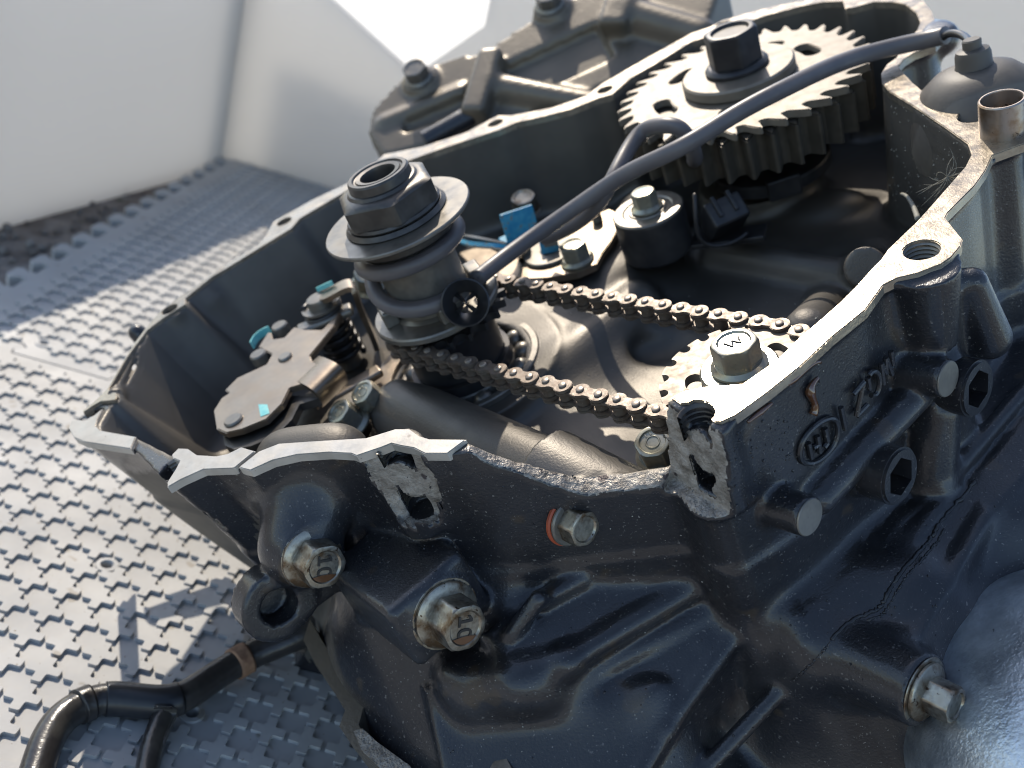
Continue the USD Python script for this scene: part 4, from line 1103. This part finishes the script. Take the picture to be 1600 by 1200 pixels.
# ------------------------------------------------------------------ big gear
def gear_poly(n, ro, rr, wt, wr, skew=0.0):
    pts = []
    for k in range(n):
        a0 = 2 * math.pi * k / n; p_ = 2 * math.pi / n
        for fr, r in ((-0.5, rr), (-0.40, rr), (-0.30, rr + 0.6), (-0.15, ro - 1.6), (-0.085, ro - 0.35), (-0.03, ro), (0.03, ro), (0.085, ro - 0.35), (0.15, ro - 1.6), (0.30, rr + 0.6), (0.40, rr)):
            a = a0 + p_ * (fr + skew * (r - rr) / (ro - rr)); pts.append((r * math.cos(a), r * math.sin(a)))
    return sg.Polygon(pts).buffer(0)


gear = Thing('drive_gear', 'large pale double gear with pointed teeth at the far right of the casing', 'gear', np.r_[GC, 0])
GR = 46.6; NT = 34
top = gear_poly(NT, GR, GR - 5.4, 0, 0, 0.30).difference(sg.Point(0, 0).buffer(9))
for k, (a, r, w, hgt) in enumerate(((3.3, 29.5, 6.5, 3.4), (4.55, 27.5, 6.5, 3.4), (0.9, 29.5, 2.4, 2.0), (1.35, 29.5, 2.4, 2.0), (0.25, 28, 5.5, 3.0), (2.3, 28, 5.5, 3.0), (5.6, 28, 5.5, 3.0))):
    arc = sg.LineString([(r * math.cos(a + t), r * math.sin(a + t)) for t in np.linspace(-w / r * 0.7, w / r * 0.7, 9)]).buffer(hgt)
    top = top.difference(arc)
gear.part('top_gear', trimesh.util.concatenate([shape_prism(top, -2.6, -0.35), shape_prism(top.buffer(-0.35), -0.35, 0)]), 'gear_steel', 28, local=True)
low = gear_poly(NT, GR - 0.4, GR - 5.6, 0, 0, 0.0).difference(sg.Point(0, 0).buffer(9))
A_ = shapely.affinity.rotate(low, -3.2, origin=(0, 0)) if hasattr(shapely, 'affinity') else low
gear.part('thick_gear', trimesh.util.concatenate([shape_prism(A_.buffer(-0.6), -4.2, -3.4), shape_prism(A_, -18.5, -4.2)]), 'shaded_gear', 28, local=True)
gear.part('hub', rev([(5, -34), (16, -34), (16, -18), (5, -18)], 48), 'dark_steel', 30, local=True)
gear.part('thick_washer', rev([(5, 0.05), (20.0, 0.05), (20.7, 0.6), (20.7, 3.7), (20.0, 4.4), (5, 4.4)], 96), 'gear_steel', 32, local=True)
gb = Thing('crank_bolt', 'tall black flanged hexagon bolt in the middle of the big gear', 'bolt', np.r_[GC, 4.4], frame((0, 0, 1), (math.cos(0.1), math.sin(0.1), 0)))
gb.part('flange', rev([(0, 0), (11.3, 0), (11.6, 0.4), (11.6, 1.3), (10.8, 2.1), (9.6, 2.8), (0, 3.2)], 64), 'black_steel', 35, local=True)
gb.part('hex_head', hexhead(17.5, 2.2, 14.5, 1.2, ch=0.8), 'black_steel', 30, local=True)
rg = Thing('pulser_rotor', 'dark toothed disc in the shadow under the big gear', 'rotor', np.r_[GC + [6, -14], -34])
rg.part('disc', move(disc(22, -34, -29, 0.6, 64), np.r_[GC + [4, -12], 0]), 'black_steel', 30)
rg.part('raised_tooth', rbox(12, 4, 8, 0.8, np.r_[GC + [4, -33], -31], frame((0, 0, 1), (1, 0.05, 0))), 'black_steel', 30)

# ------------------------------------------------------------------ damper roller, sensor, stopper plate, blue tabs
DR = P(1012, 328, -19)
dr = Thing('rubber_roller', 'black round roller with a paint-marked bolt on top, in front of the big gear', 'roller', DR - [0, 0, 18])
dr.part('drum', move(rev([(0, -17), (12.2, -17), (12.8, -16), (12.8, -1.4), (12.4, -0.5), (0, -0.5)], 64), DR), 'black_steel', 30)
dr.part('top_disc', move(rev([(0, -0.5), (12.6, -0.5), (12.8, 0), (12.2, 0.5), (9.2, 0.5), (8.6, 0.1), (7.0, 0.1), (6.6, 0.6), (0, 0.6)], 72), DR), 'worn_steel', 30)
db = Thing('flange_bolt', 'small hexagon bolt with chipped blue-green paint on the black roller', 'bolt', DR + [0, 0, 0.6], frame((0, 0, 1), (0.9, 0.4, 0)))
bolt_parts(db, 8.0, 11.5, 7.0, 'zinc', marks=False)
db.part('paint_mark', move(disc(3.7, 6.45, 6.8, 0.15, 24)), 'teal_paint', 30, local=True)

SC = P(1128, 326, -24)
sf = frame((0.25, -0.62, 0.74), (0.95, 0.3, 0))
sn = Thing('pickup_sensor', 'black plastic pickup sensor in the shadow below the big gear', 'sensor', SC)
sn.part('housing', rbox(14, 10, 12, 1.2, SC + [0, 0, -3], sf), 'black_plastic', 40)
sn.part('face_rib', rbox(1.6, 8, 2.2, 0.4, SC + sf @ np.array([-3, 0, 3.6]), sf), 'black_plastic', 40)
sn.part('face_rib', rbox(1.6, 8, 2.2, 0.4, SC + sf @ np.array([3, 0, 3.6]), sf), 'black_plastic', 40)
sn.part('bracket', rbox(26, 9, 2.0, 0.5, SC + [0, -1, -11], frame((0, 0, 1), (0.95, -0.3, 0))), 'black_steel', 40)
sn.part('wire_clip', tube(spline([SC + [-8, -3, 10], SC + [-10, -8, 2], SC + [-9, -9, -6], SC + [-2, -9, -9], SC + [6, -7, -8]], 40), 0.8, 8), 'black_steel', True)

c8b = crop(700, 260, 3.478)
def trace(l, z): return np.array([P(x, y, z)[:2] for x, y in l])


sp_ = Thing('stopper_plate', 'pale brown metal plate with a round end between shaft and black roller', 'plate', P(860, 370, -30))
pl = trace(c8b((60, 470), (150, 410), (280, 470), (420, 430), (560, 390), (700, 310), (800, 240), (860, 222), (905, 245), (925, 330), (880, 410), (835, 470), (805, 530), (700, 578), (540, 605), (420, 612), (300, 592), (150, 560)), -30)
pp = sg.Polygon(pl).buffer(-1).buffer(2.2).buffer(-1.2)
pp = pp.difference(sg.Point(*P(700 + 430 / 3.478, 260 + 500 / 3.478, -30)[:2]).buffer(3.2))
sp_.part('plate', trimesh.util.concatenate([shape_prism(pp, -32.6, -30.3), shape_prism(pp.buffer(-0.3), -30.3, -30)]), 'bronze_plate', 30)
cc = P(700 + 560 / 3.478, 260 + 470 / 3.478, -30)
sp_.part('disc', move(disc(10.5, -0.2, 1.5, 0.4, 48, 3.5), cc), 'worn_steel', 30)
sp_.part('stop_pin', move(disc(2.3, 0, 5.5, 0.4, 24), P(700 + 430 / 3.478, 260 + 485 / 3.478, -30)), 'worn_steel', 30)
sp_.part('stop_pin', move(disc(2.0, 0, 4.5, 0.4, 24), P(700 + 815 / 3.478, 260 + 300 / 3.478, -30)), 'worn_steel', 30)
b5 = Thing('flange_bolt', 'clean zinc bolt on the pale plate, just above the chain', 'bolt', P(903, 408, -30), frame((0, 0, 1), (0.95, 0.2, 0)))
bolt_parts(b5, 9.2, 12.5, 7.6, 'zinc', marks=False)
b6 = Thing('flange_bolt', 'pale bolt head behind the blue tab, against the far wall', 'bolt', P(823, 330, -30), frame((0.1, -0.25, 1), (0.8, 0.5, 0)))
bolt_parts(b6, 9.5, 12.0, 8.0, 'dirty_zinc', marks=False)

def blade(pts, wd, w, t=1.6):
    p = np.array(pts, float); return bent_strip(spline(p, 24), wd, w, t)


bt = Thing('locking_tab', 'bent metal tab with bright blue paint, right beside the shaft', 'tab', P(765, 385, -22))
bt.part('tab', blade([P(718, 372, -22), P(750, 380, -20), P(785, 383, -20), P(812, 392, -27)], (0.15, -0.75, 0.5), 7, 1.6), 'blue_paint', 40)
bt.part('bare_edge', blade([P(716, 366, -21), P(750, 371, -18), P(790, 379, -19)], (0.1, -0.5, 0.8), 1.4, 1.0), 'worn_steel', 40)
bt2 = Thing('locking_tab', 'upright metal tab painted blue, in front of the pale bolt head', 'tab', P(815, 350, -24))
bt2.part('tab', rbox(13.5, 1.8, 12, 0.5, P(812, 350, -24), frame((0.05, 0.2, 1), (0.95, 0.28, 0))), 'blue_paint', 40)
bt2.part('foot', rbox(7, 7, 1.8, 0.5, P(795, 374, -29), frame((0, 0, 1), (0.95, 0.28, 0))), 'blue_paint', 40)
bt3 = Thing('locking_tab', 'small chipped tab, half blue paint half bare metal, below the cable', 'tab', P(857, 378, -26))
bt3.part('tab', rbox(7.0, 1.6, 8.6, 0.5, P(857, 378, -26), frame((0.1, 0.35, 1), (0.95, 0.1, 0))), 'blue_paint', 40)
bt3.part('bare_patch', rbox(5.0, 0.5, 5.5, 0.2, P(859, 372, -24) + [0, -0.9, 0], frame((0.1, 0.35, 1), (0.95, 0.1, 0))), 'worn_steel', 40)

# ------------------------------------------------------------------ gear shift mechanism on the left
SZ = -14.0
ss = Thing('shift_plate', 'brown stamped metal shift plate with notches, in the left of the casing', 'plate', P(420, 610, SZ))
PLT = c4((725, 745), (760, 690), (795, 668), (775, 655), (830, 600), (960, 540), (985, 495), (925, 462), (965, 400), (980, 395), (990, 428), (1040, 420), (1085, 372), (1130, 385), (1210, 385), (1300, 292), (1262, 370), (1155, 500), (1165, 528), (1195, 540), (1150, 620), (1065, 645), (1030, 715), (960, 785), (850, 830), (780, 846), (738, 828))
pg = sg.Polygon(trace(PLT, SZ)).buffer(-0.5).buffer(1.0).buffer(-0.5)
ss.part('top_plate', trimesh.util.concatenate([shape_prism(pg, SZ - 2.2, SZ - 0.35), shape_prism(pg.buffer(-0.35), SZ - 0.35, SZ)]), 'bronze_plate', 30)
lowp = sg.Polygon(trace([(x + 6, y + 12) for x, y in PLT[:5]] + [(x + 6, y + 12) for x, y in PLT[20:]], SZ)).buffer(0.4)
ss.part('lower_plate', shape_prism(lowp, SZ - 6.5, SZ - 3.6), 'dark_steel', 30)
for (x, y), r in ((c4((815, 792))[0], 3.3), (c4((1045, 510))[0], 2.6), (c4((1020, 372))[0], 3.2), (c4((925, 500))[0], 3.2)):
    ss.part('rivet', move(disc(r, -3.5, 0.9, 0.5, 28), P(x, y, SZ)), 'worn_steel', 35)
ss.part('bent_tab', blade([P(478, 574, SZ - 1.0), P(497, 582, SZ + 0.5), P(512, 592, SZ - 1), P(521, 604, SZ - 5), P(524, 618, SZ - 11)], (-0.55, -0.75, 0.0), 13, 2.0), 'bronze_plate', 40)
ss.part('paint_mark', poly_prism(trace(c4((925, 720), (965, 720), (975, 760), (935, 775)), SZ + 0.05), SZ + 0.02, SZ + 0.15), 'teal_paint', 30)
ss.part('paint_mark', blade([P(393, 540, SZ - 0.5), P(404, 524, SZ - 0.5), P(422, 514, SZ - 0.5)], (0, 0, 1), 3.0, 0.5), 'teal_paint', 30)
br = Thing('spring_bracket', 'bent brown steel bracket arching over the coil spring', 'bracket', P(540, 455, -10))
WDX = P(505, 468, -8) - P(498, 445, -8); WDX /= np.linalg.norm(WDX)
br.part('strip', blade([P(498, 462, -9), P(525, 450, -7.0), P(546, 442, -6.5), P(556, 448, -8), P(563, 468, -14), P(576, 500, -24), P(592, 540, -36)], (0.25, -0.95, 0.1), 9, 2.0), 'bronze_plate', 40)
br.part('paint_mark', blade([P(496, 452, -8.0), P(520, 441, -6.2)], (0, 0, 1), 1.8, 0.6), 'teal_paint', 40)
sg_ = Thing('coil_spring', 'dark coil spring standing between shift plate and shaft', 'spring', P(548, 560, -36))
t = np.linspace(0, 2 * math.pi * 6.5, 330); c0 = P(543, 556, -36)
sg_.part('coil', tube(np.stack([c0[0] + 6.6 * np.cos(t), c0[1] + 6.6 * np.sin(t), c0[2] + t / t[-1] * 24], 1), 1.25, 10), 'black_steel', True)
pst = Thing('shift_spindle', 'short shaft end with a shiny rounded tip inside the coil spring', 'spindle', c0)
pst.part('post', move(rev([(0, -4), (4.6, -4), (4.6, 26), (4.0, 27.2), (0, 27.6)], 40), c0), 'worn_steel', 35)
pst.part('circlip', move(rev([(4.4, 23.0), (7.4, 23.0), (7.4, 24.0), (4.4, 24.0)], 40), c0), 'worn_steel', 35)
pst.part('arm', rbox(22, 7, 3, 1.2, P(508, 500, -16), frame((0, 0, 1), P(520, 492, -16) - P(490, 505, -16))), 'worn_steel', 40)
sd = Thing('selector_drum', 'dark stack of selector parts with a star-shaped edge beside the shift plate', 'cam', P(515, 640, -34))
sd.part('star_cam', move(rev([(0, -3), (13, -3), (13.5, -2.4), (13.5, 1.6), (12, 2.4), (0, 2.6)], 60, lambda th, k: (1 + 0.10 * np.cos(5 * th)) if 1 <= k <= 4 else np.ones_like(th)), P(512, 640, -32)), 'worn_steel', 35)
sd.part('drum', move(disc(11, -14, -3, 0.6, 40), P(512, 640, -32)), 'dark_steel', 30)
sd.part('detent_arm', rbox(26, 6, 3, 1.0, P(545, 607, -30), frame((0, 0, 1), P(580, 590, -30) - P(520, 625, -30))), 'bronze_plate', 40)
for i, (px, py, z, lab) in enumerate(((592, 632, -30, 'yellowish zinc bolt nearer the shaft, one of two by the grey tube'), (556, 662, -31, 'yellowish zinc bolt nearer the near wall, one of two by the grey tube'))):
    bb = Thing('flange_bolt', lab, 'bolt', P(px, py, z), frame((-0.25, -0.25, 0.9), (0.9, 0.3, 0)))
    bolt_parts(bb, 8.6, 12.0, 9.0, 'zinc')
b7 = Thing('flange_bolt', 'zinc bolt at the back of the spring bracket, left of the shaft', 'bolt', P(575, 446, -18), frame((0.35, -0.45, 0.8), (0.9, 0.3, 0)))
bolt_parts(b7, 9, 12.5, 9.0, 'zinc', marks=False)
b8 = Thing('flange_bolt', 'zinc bolt sunk behind the broken edge at the end of the grey tube', 'bolt', P(1030, 712, -36), frame((-0.05, -0.3, 1), (0.9, 0.3, 0)))
bolt_parts(b8, 9.5, 13, 8.0, 'zinc')

# ------------------------------------------------------------------ cable, grommet, boot
cb = Thing('grey_cable', 'thick grey rubber cable crossing the big gear to a plug on the shaft', 'cable', P(1060, 228, 12))
path = spline([P(1478, 55, 6), P(1420, 68, 5), P(1330, 92, 8), P(1230, 136, 13), P(1150, 178, 13), P(1060, 232, 11), P(985, 268, 6), P(905, 320, -1), P(830, 372, -5), P(745, 436, -4)], 160)
cb.part('sheath', tube(path, np.linspace(2.9, 2.7, 160), 20), 'grey_rubber', True)
path2 = spline([P(1085, 250, -8), P(1078, 222, 4), P(1060, 200, 10), P(1035, 196, 11), P(1005, 205, 9), P(978, 240, 6), P(952, 290, 2), P(928, 325, -6), P(895, 352, -14), P(850, 372, -20)], 120)
cb.part('looped_end', tube(path2, 2.7, 20), 'grey_rubber', True)
n_ = 150; th = np.linspace(0, 1, n_)
ang = 5.45 - th * 9.6; rad = 16.2 + 0.3 * np.sin(ang * 2)
zz = np.interp(-ang, [-5.45, -4.7, -3.9, -3.1, -1.6, 0.0, 1.6, 3.2, 4.2], [-2.5, -2.0, 0.5, 6.0, 12.0, 13.5, 13.8, 13.0, 11.0])
zz = np.convolve(np.pad(zz, 12, 'edge'), np.ones(25) / 25, 'valid')
coil = np.stack([SH[0] + rad * np.cos(ang), SH[1] + rad * np.sin(ang), zz], 1)
cb.part('coil_on_shaft', tube(coil, 2.7, 18), 'grey_rubber', True)
GO = P(727, 473, -2); gf = frame(np.array([0.12, -0.78, 0.45]), (0, 0, 1))
gm = Thing('cable_grommet', 'black cone-shaped plug with four star slots at the end of the grey cable', 'grommet', GO, gf)
gm.part('cup', rev([(3.3, -7), (3.9, -7), (7.4, -0.6), (7.6, 0.0), (7.1, 0.2), (6.4, -0.6), (3.4, -5.0)], 64), 'black_plastic', 35, local=True)
for k in range(4):
    a = 0.5 + k * math.pi / 2
    w = trimesh.Trimesh(*[np.array(x) for x in ([(0.4, 0.35, -4.5), (4.6, 0.9, -4.5), (4.6, -0.9, -4.5), (0.4, -0.35, -4.5), (0.25, 0.2, 2.4), (1.1, 0.35, 1.6), (1.1, -0.35, 1.6), (0.25, -0.2, 2.4)], [(0, 2, 1), (0, 3, 2), (4, 5, 6), (4, 6, 7), (0, 1, 5), (0, 5, 4), (1, 2, 6), (1, 6, 5), (2, 3, 7), (2, 7, 6), (3, 0, 4), (3, 4, 7)])], process=False)
    R4 = np.array([[math.cos(a), -math.sin(a), 0], [math.sin(a), math.cos(a), 0], [0, 0, 1]])
    gm.part('wedge', move(w, (0, 0, 0), R4), 'black_plastic', 20, local=True)

BC = P(1530, 184, -10)
bo = Thing('rubber_boot', 'round brown-black rubber boot with a nipple on top, at the right', 'boot', BC, frame((0, 0.12, 1)))
bo.part('dome', rev([(0, -12), (19.5, -12), (20.4, -6), (20.2, 0), (18.9, 5.2), (18.6, 5.3), (18.5, 5.8), (15.6, 11.2), (11.5, 14.8), (7.3, 16.3), (0, 16.6)], 72), 'boot_rubber', 40, local=True)
bo.part('nipple', rev([(0, 15), (5.6, 15.9), (5.2, 17.0), (5.1, 20.0), (4.6, 21.4), (3.0, 21.8), (2.7, 22.0), (2.7, 24.2), (2.3, 24.6), (0, 24.6)], 48), 'boot_rubber', 35, local=True)
bo.part('wire', tube((spline([P(1474, 58, 6), P(1490, 52, 8), P(1508, 58, 9), P(1516, 70, 10), P(1521, 80, 8)], 40) - BC) @ frame((0, 0.12, 1)), 1.25, 12), 'black_plastic', True, local=True)
for dx, dy in ((-4, -12), (2, -14)):
    bo.part('dirt_crumb', tube(spline([(dx - 1.6, dy - 0.4, 11.2), (dx - 0.4, dy + 0.5, 11.9), (dx + 0.6, dy - 0.3, 11.6), (dx + 1.8, dy + 0.2, 11.0)], 12), 0.35, 6), 'dry_grass', True, local=True)

DW = P(1567, 206, 0)
dw = Thing('dowel_sleeve', 'tarnished open metal sleeve standing on the joint face at the right edge', 'dowel', DW)
dw.part('sleeve', move(rev([(5.1, -5), (6.0, -5), (6.0, 9.6), (5.7, 10), (5.35, 10), (5.1, 9.6)], 56), DW), 'tarnished_tube', 32)

pipe = Thing('side_pipe', 'dark metal pipe with a bracket beside the right wall', 'pipe', P(1580, 330, -30))
pipe.part('pipe', tube(spline([P(1530, 345, -34), P(1560, 318, -30), P(1600, 290, -28), P(1660, 262, -28)], 40), 6.0, 24), 'black_paint', True)
pipe.part('bracket', rbox(26, 20, 5, 1.6, P(1592, 330, -36), frame((-0.1, -0.35, 0.9), (0.9, 0.3, 0))), 'rear_casting', 40)

# ------------------------------------------------------------------ second casting behind
rc = Field((-125, 392, -66), (60, 540, 40), 1.5)
ZR = rc.ax[2][None, None, :]
RT = [(600, 225, -14), (700, 210, -15), (800, 175, -14), (900, 140, -13), (1000, 90, -12), (1090, 50, -12), (600, 185, 0), (700, 150, 4), (800, 110, 6), (900, 70, 5), (1000, 35, 4), (600, 160, 7), (650, 118, 11), (760, 82, 14), (870, 15, 17), (1000, -30, 16)]
RT = [c for c in RT] + [('mm', -125, 500, -10), ('mm', -60, 540, 0), ('mm', 20, 540, 4), ('mm', 60, 500, 2), ('mm', -10, 520, 10)]
rtp = np.array([P(*c) for c in RT if len(c) == 3]); pc = np.linalg.lstsq(np.c_[rtp[:, :2], np.ones(len(rtp))], rtp[:, 2], rcond=None)[0]
hr = (pc[0] * rc.X2 + pc[1] * rc.Y2 + pc[2]).astype(np.float32) - 2
gx_, gy_ = np.gradient(hr, 1.5)
RN = np.array([-pc[0], -pc[1], 1.0]); RN /= np.linalg.norm(RN)
def on_rear(px, py, out=0.0):
    d0 = ray(px, py); lo_, hi_ = -60.0, 60.0
    for _ in range(50):
        mid = (lo_ + hi_) / 2; p = P(px, py, mid)
        if p[2] - (pc[0] * p[0] + pc[1] * p[1] + pc[2] - 2) > 0: hi_ = mid
        else: lo_ = mid
    return P(px, py, lo_) + RN * out
rcP = sg.Polygon([on_rear(*p_)[:2] for p_ in ((578, 206), (583, 172), (640, 112), (760, 80), (870, 6), (1000, -40), (1130, -40), (1095, 56), (960, 124), (790, 186), (660, 224), (600, 238))]).buffer(6).buffer(-5)
dr2 = poly_sd(np.array(rcP.exterior.coords), rc.X2, rc.Y2)
rc.merge(tuple(slice(0, n) for n in rc.n), np.maximum(((ZR - hr[:, :, None]) / np.sqrt(1 + gx_ ** 2 + gy_ ** 2)[:, :, None]), dr2[:, :, None]), 0.0)
a_, b_ = on_rear(775, 95), on_rear(745, 195)
rc.box((a_ + b_) / 2 + RN * 3, frame(RN, b_ - a_), (np.linalg.norm(b_ - a_) / 2, 6, 7), 2.5, 3)
rc.cone(on_rear(775, 140, 0), on_rear(925, 165, 0), 7.5, 6, 4)
rc.cone(on_rear(975, 25, 0), on_rear(1095, 58, 0), 9, 8, 4)
a_, b_ = on_rear(985, -20), on_rear(960, 60)
rc.box((a_ + b_) / 2 + RN * 3, frame(RN, b_ - a_), (np.linalg.norm(b_ - a_) / 2, 7, 7), 2.5, 3)
rc.box(on_rear(870, 95, -1.5), frame(RN, on_rear(940, 60) - on_rear(810, 120)), (24, 12, 3.0), 2.0, 3, cut=True)
rc.box(on_rear(690, 165, -1.0), frame(RN, on_rear(740, 145) - on_rear(620, 190)), (20, 7, 2.6), 2, 3, cut=True)
rc.cone(on_rear(600, 190, -2), on_rear(720, 140, -2), 4, 4, 3)
for q_ in ((658, 128), (862, 15)): rc.cone(on_rear(*q_, -10), on_rear(*q_, 3.0), 9.5, 8.5, 3, flat=True)
rc.cone(P(585, 222, -14), P(555, 234, -16), 7, 6, 3)
rc.cone(P(555, 234, -22), P(555, 234, -15), 8.5, 8.5, 1, flat=True)
rc.cone(np.r_[P(555, 234, -15)[:2], -30], np.r_[P(555, 234, -15)[:2], 0], 4, 4, 0, cut=True, flat=True)
Vr, Qr = rc.mesh()
rear = Thing('rear_casting', 'ribbed grey engine casting behind the far joint face, out of focus', 'engine casting', P(760, 130, 0))
smooth_part(rear, 'shell', Vr, Qr, 'rear_casting', None, quad_normals(Vr, Qr))
for i, (px, py, z) in enumerate(((658, 128, 11), (862, 15, 20))):
    rb2 = Thing('flange_bolt', ('shiny bolt at the left top of the rear casting, catching the sun', 'shiny bolt at the upper edge of the picture on the rear casting')[i], 'bolt', on_rear(px, py, 3.0), frame(RN, (0.9, 0.3, 0)))
    bolt_parts(rb2, 11, 15, 7, 'worn_steel', marks=False)
rear.part('sensor_stub', tube([P(665, 222, -9), P(735, 182, -7)], 5.2, 24), 'black_paint', 40)

# ------------------------------------------------------------------ cast lettering on the right wall
nW = WN; tW = np.r_[(rb_ - ra) / np.linalg.norm(rb_ - ra), 0]


def wall_text(poly3, name, label=None):
    crank.part(name, poly3, 'black_paint', 30, label=label)


wall_off = on_wall(1320, 650, 0)
def stroke(pts, r=0.7, out=0.9):
    p = np.array([on_wall(x, y, 0.2) for x, y in pts]); p = p + nW * 0.0
    if len(p) > 2: p = spline(p, max(8, 4 * len(p)))
    return tube(p, r, 8)


def letter(strokes, name='cast_letter'):
    wall_text(trimesh.util.concatenate([stroke(s_) for s_ in strokes]), name)


x8 = lambda *pts: [(1220 + x / 8, 540 + y / 8) for x, y in pts]
x10 = lambda *pts: [(1220 + x / 10, 620 + y / 10) for x, y in pts]
letter([x8((1285, 480), (1250, 220)), x8((1250, 220), (1315, 340)), x8((1315, 340), (1310, 150)), x8((1310, 150), (1390, 360)), x8((1400, 240), (1375, 70))])   # M-like
letter([x8((1085, 400), (1110, 545)), x8((1105, 370), (1150, 325), (1205, 340), (1235, 430), (1225, 530), (1195, 600), (1130, 620))])
letter([x8((905, 610), (1040, 450)), x8((1030, 470), (945, 880)), x8((945, 880), (1085, 735))])
letter([x8((750, 770), (805, 1045))])
letter([x10((870, 400), (800, 340), (650, 380), (470, 520), (330, 720), (300, 920), (370, 1030), (520, 1030), (680, 930), (820, 760), (885, 580), (870, 400))], 'cast_ring')
letter([x10((690, 490), (730, 700)), x10((570, 610), (610, 870)), x10((430, 720), (480, 960)), x10((500, 800), (600, 740)), x10((680, 790), (730, 720))])

# ------------------------------------------------------------------ oil and dirt
od = Thing('oil_film', 'amber oil running down the wall under the right joint face', 'oil')
def drip(pts, r):
    p = spline([on_wall(x, y, 0.1) for x, y in pts], 24); return tube(p, np.interp(np.linspace(0, 1, 24), np.linspace(0, 1, len(r)), r), 10)


od.part('run', drip([(1278, 590), (1266, 612), (1272, 628), (1270, 648)], [0.5, 1.3, 0.8, 1.1]), 'oil', True)
od.part('run', drip([(1222, 600), (1235, 596), (1262, 574), (1282, 566)], [0.5, 0.9, 0.6, 0.4]), 'oil', True)
od.part('run', drip([(1168, 660), (1190, 642), (1206, 630)], [0.4, 0.8, 0.4]), 'oil', True)

crk = [(1346, 963), (1372, 951), (1383, 935), (1400, 905), (1420, 880), (1447, 850), (1456, 835), (1466, 820), (1500, 780), (1520, 755)]
tw = Thing('seed_fluff', 'tuft of pale seed hairs stuck to the inner right wall', 'fluff', P(1480, 276, -10))
bz = P(1480, 276, -8)
hairs = []
for k in range(26):
    a = rng.uniform(0, 2 * math.pi); L = rng.uniform(3.5, 9)
    e = np.array([math.cos(a), math.sin(a) * 0.45, math.sin(a) * 0.9 + rng.normal(0, 0.2)]); e /= np.linalg.norm(e)
    bend = rng.normal(0, 1.3, 3)
    hairs.append(tube(spline([bz, bz + e * L * 0.5 - bend * 0.3, bz + e * L + bend], 6), [0.075] * 5 + [0.03], 4))
tw.part('hairs', trimesh.util.concatenate(hairs), 'fluff', True, kind='stuff')
gr = Thing('grass_blade', 'curled dry grass blade leaning on the inner right wall', 'grass blade', P(1425, 325, -28))
gr.part('blade', tube(spline([P(1408, 303, -30), P(1418, 308, -28), P(1428, 325, -27), P(1434, 342, -27)], 20), np.linspace(0.4, 0.9, 20), 8), 'dry_grass', True)

# ------------------------------------------------------------------ black cable harness on the mat
wh = Thing('wiring_harness', 'black taped wiring harness lying on the mat, splitting in two', 'cable', PF(260, 1100, 0), world=True)
hp_ = spline([PF(40, 1260, 5), PF(62, 1190, 5), PF(95, 1125, 6), PF(140, 1098, 6), PF(185, 1092, 6), PF(262, 1096, 6.5), PF(320, 1068, 6.5), PF(385, 1028, 8), PF(440, 1004, 12), PF(530, 960, 20)], 140)
wh.part('main_run', tube(hp_, 4.9, 20), 'tape', True)
wh.part('heat_shrink', tube(hp_[52:78], 5.4, 20), 'black_plastic', True)
wh.part('tape_band', tube(hp_[40:47], 5.6, 20), 'tape', True)
wh.part('rusty_band', tube(hp_[100:107], 5.6, 20), 'rust', True)
wh.part('branch', tube(spline([PF(266, 1094, 6), PF(256, 1120, 5), PF(240, 1160, 4), PF(228, 1215, 4), PF(222, 1260, 4)], 60), np.r_[np.linspace(3.9, 3.3, 60)], 16), 'tape', True)
wh.part('flap', bent_strip(spline([PF(250, 1108, 10), PF(262, 1104, 12), PF(266, 1112, 8), PF(254, 1140, 6), PF(246, 1165, 5)], 24), (1, 0.2, 0.1), 4, 0.5), 'tape', 40)

# lower casing seen past the left bottom edge
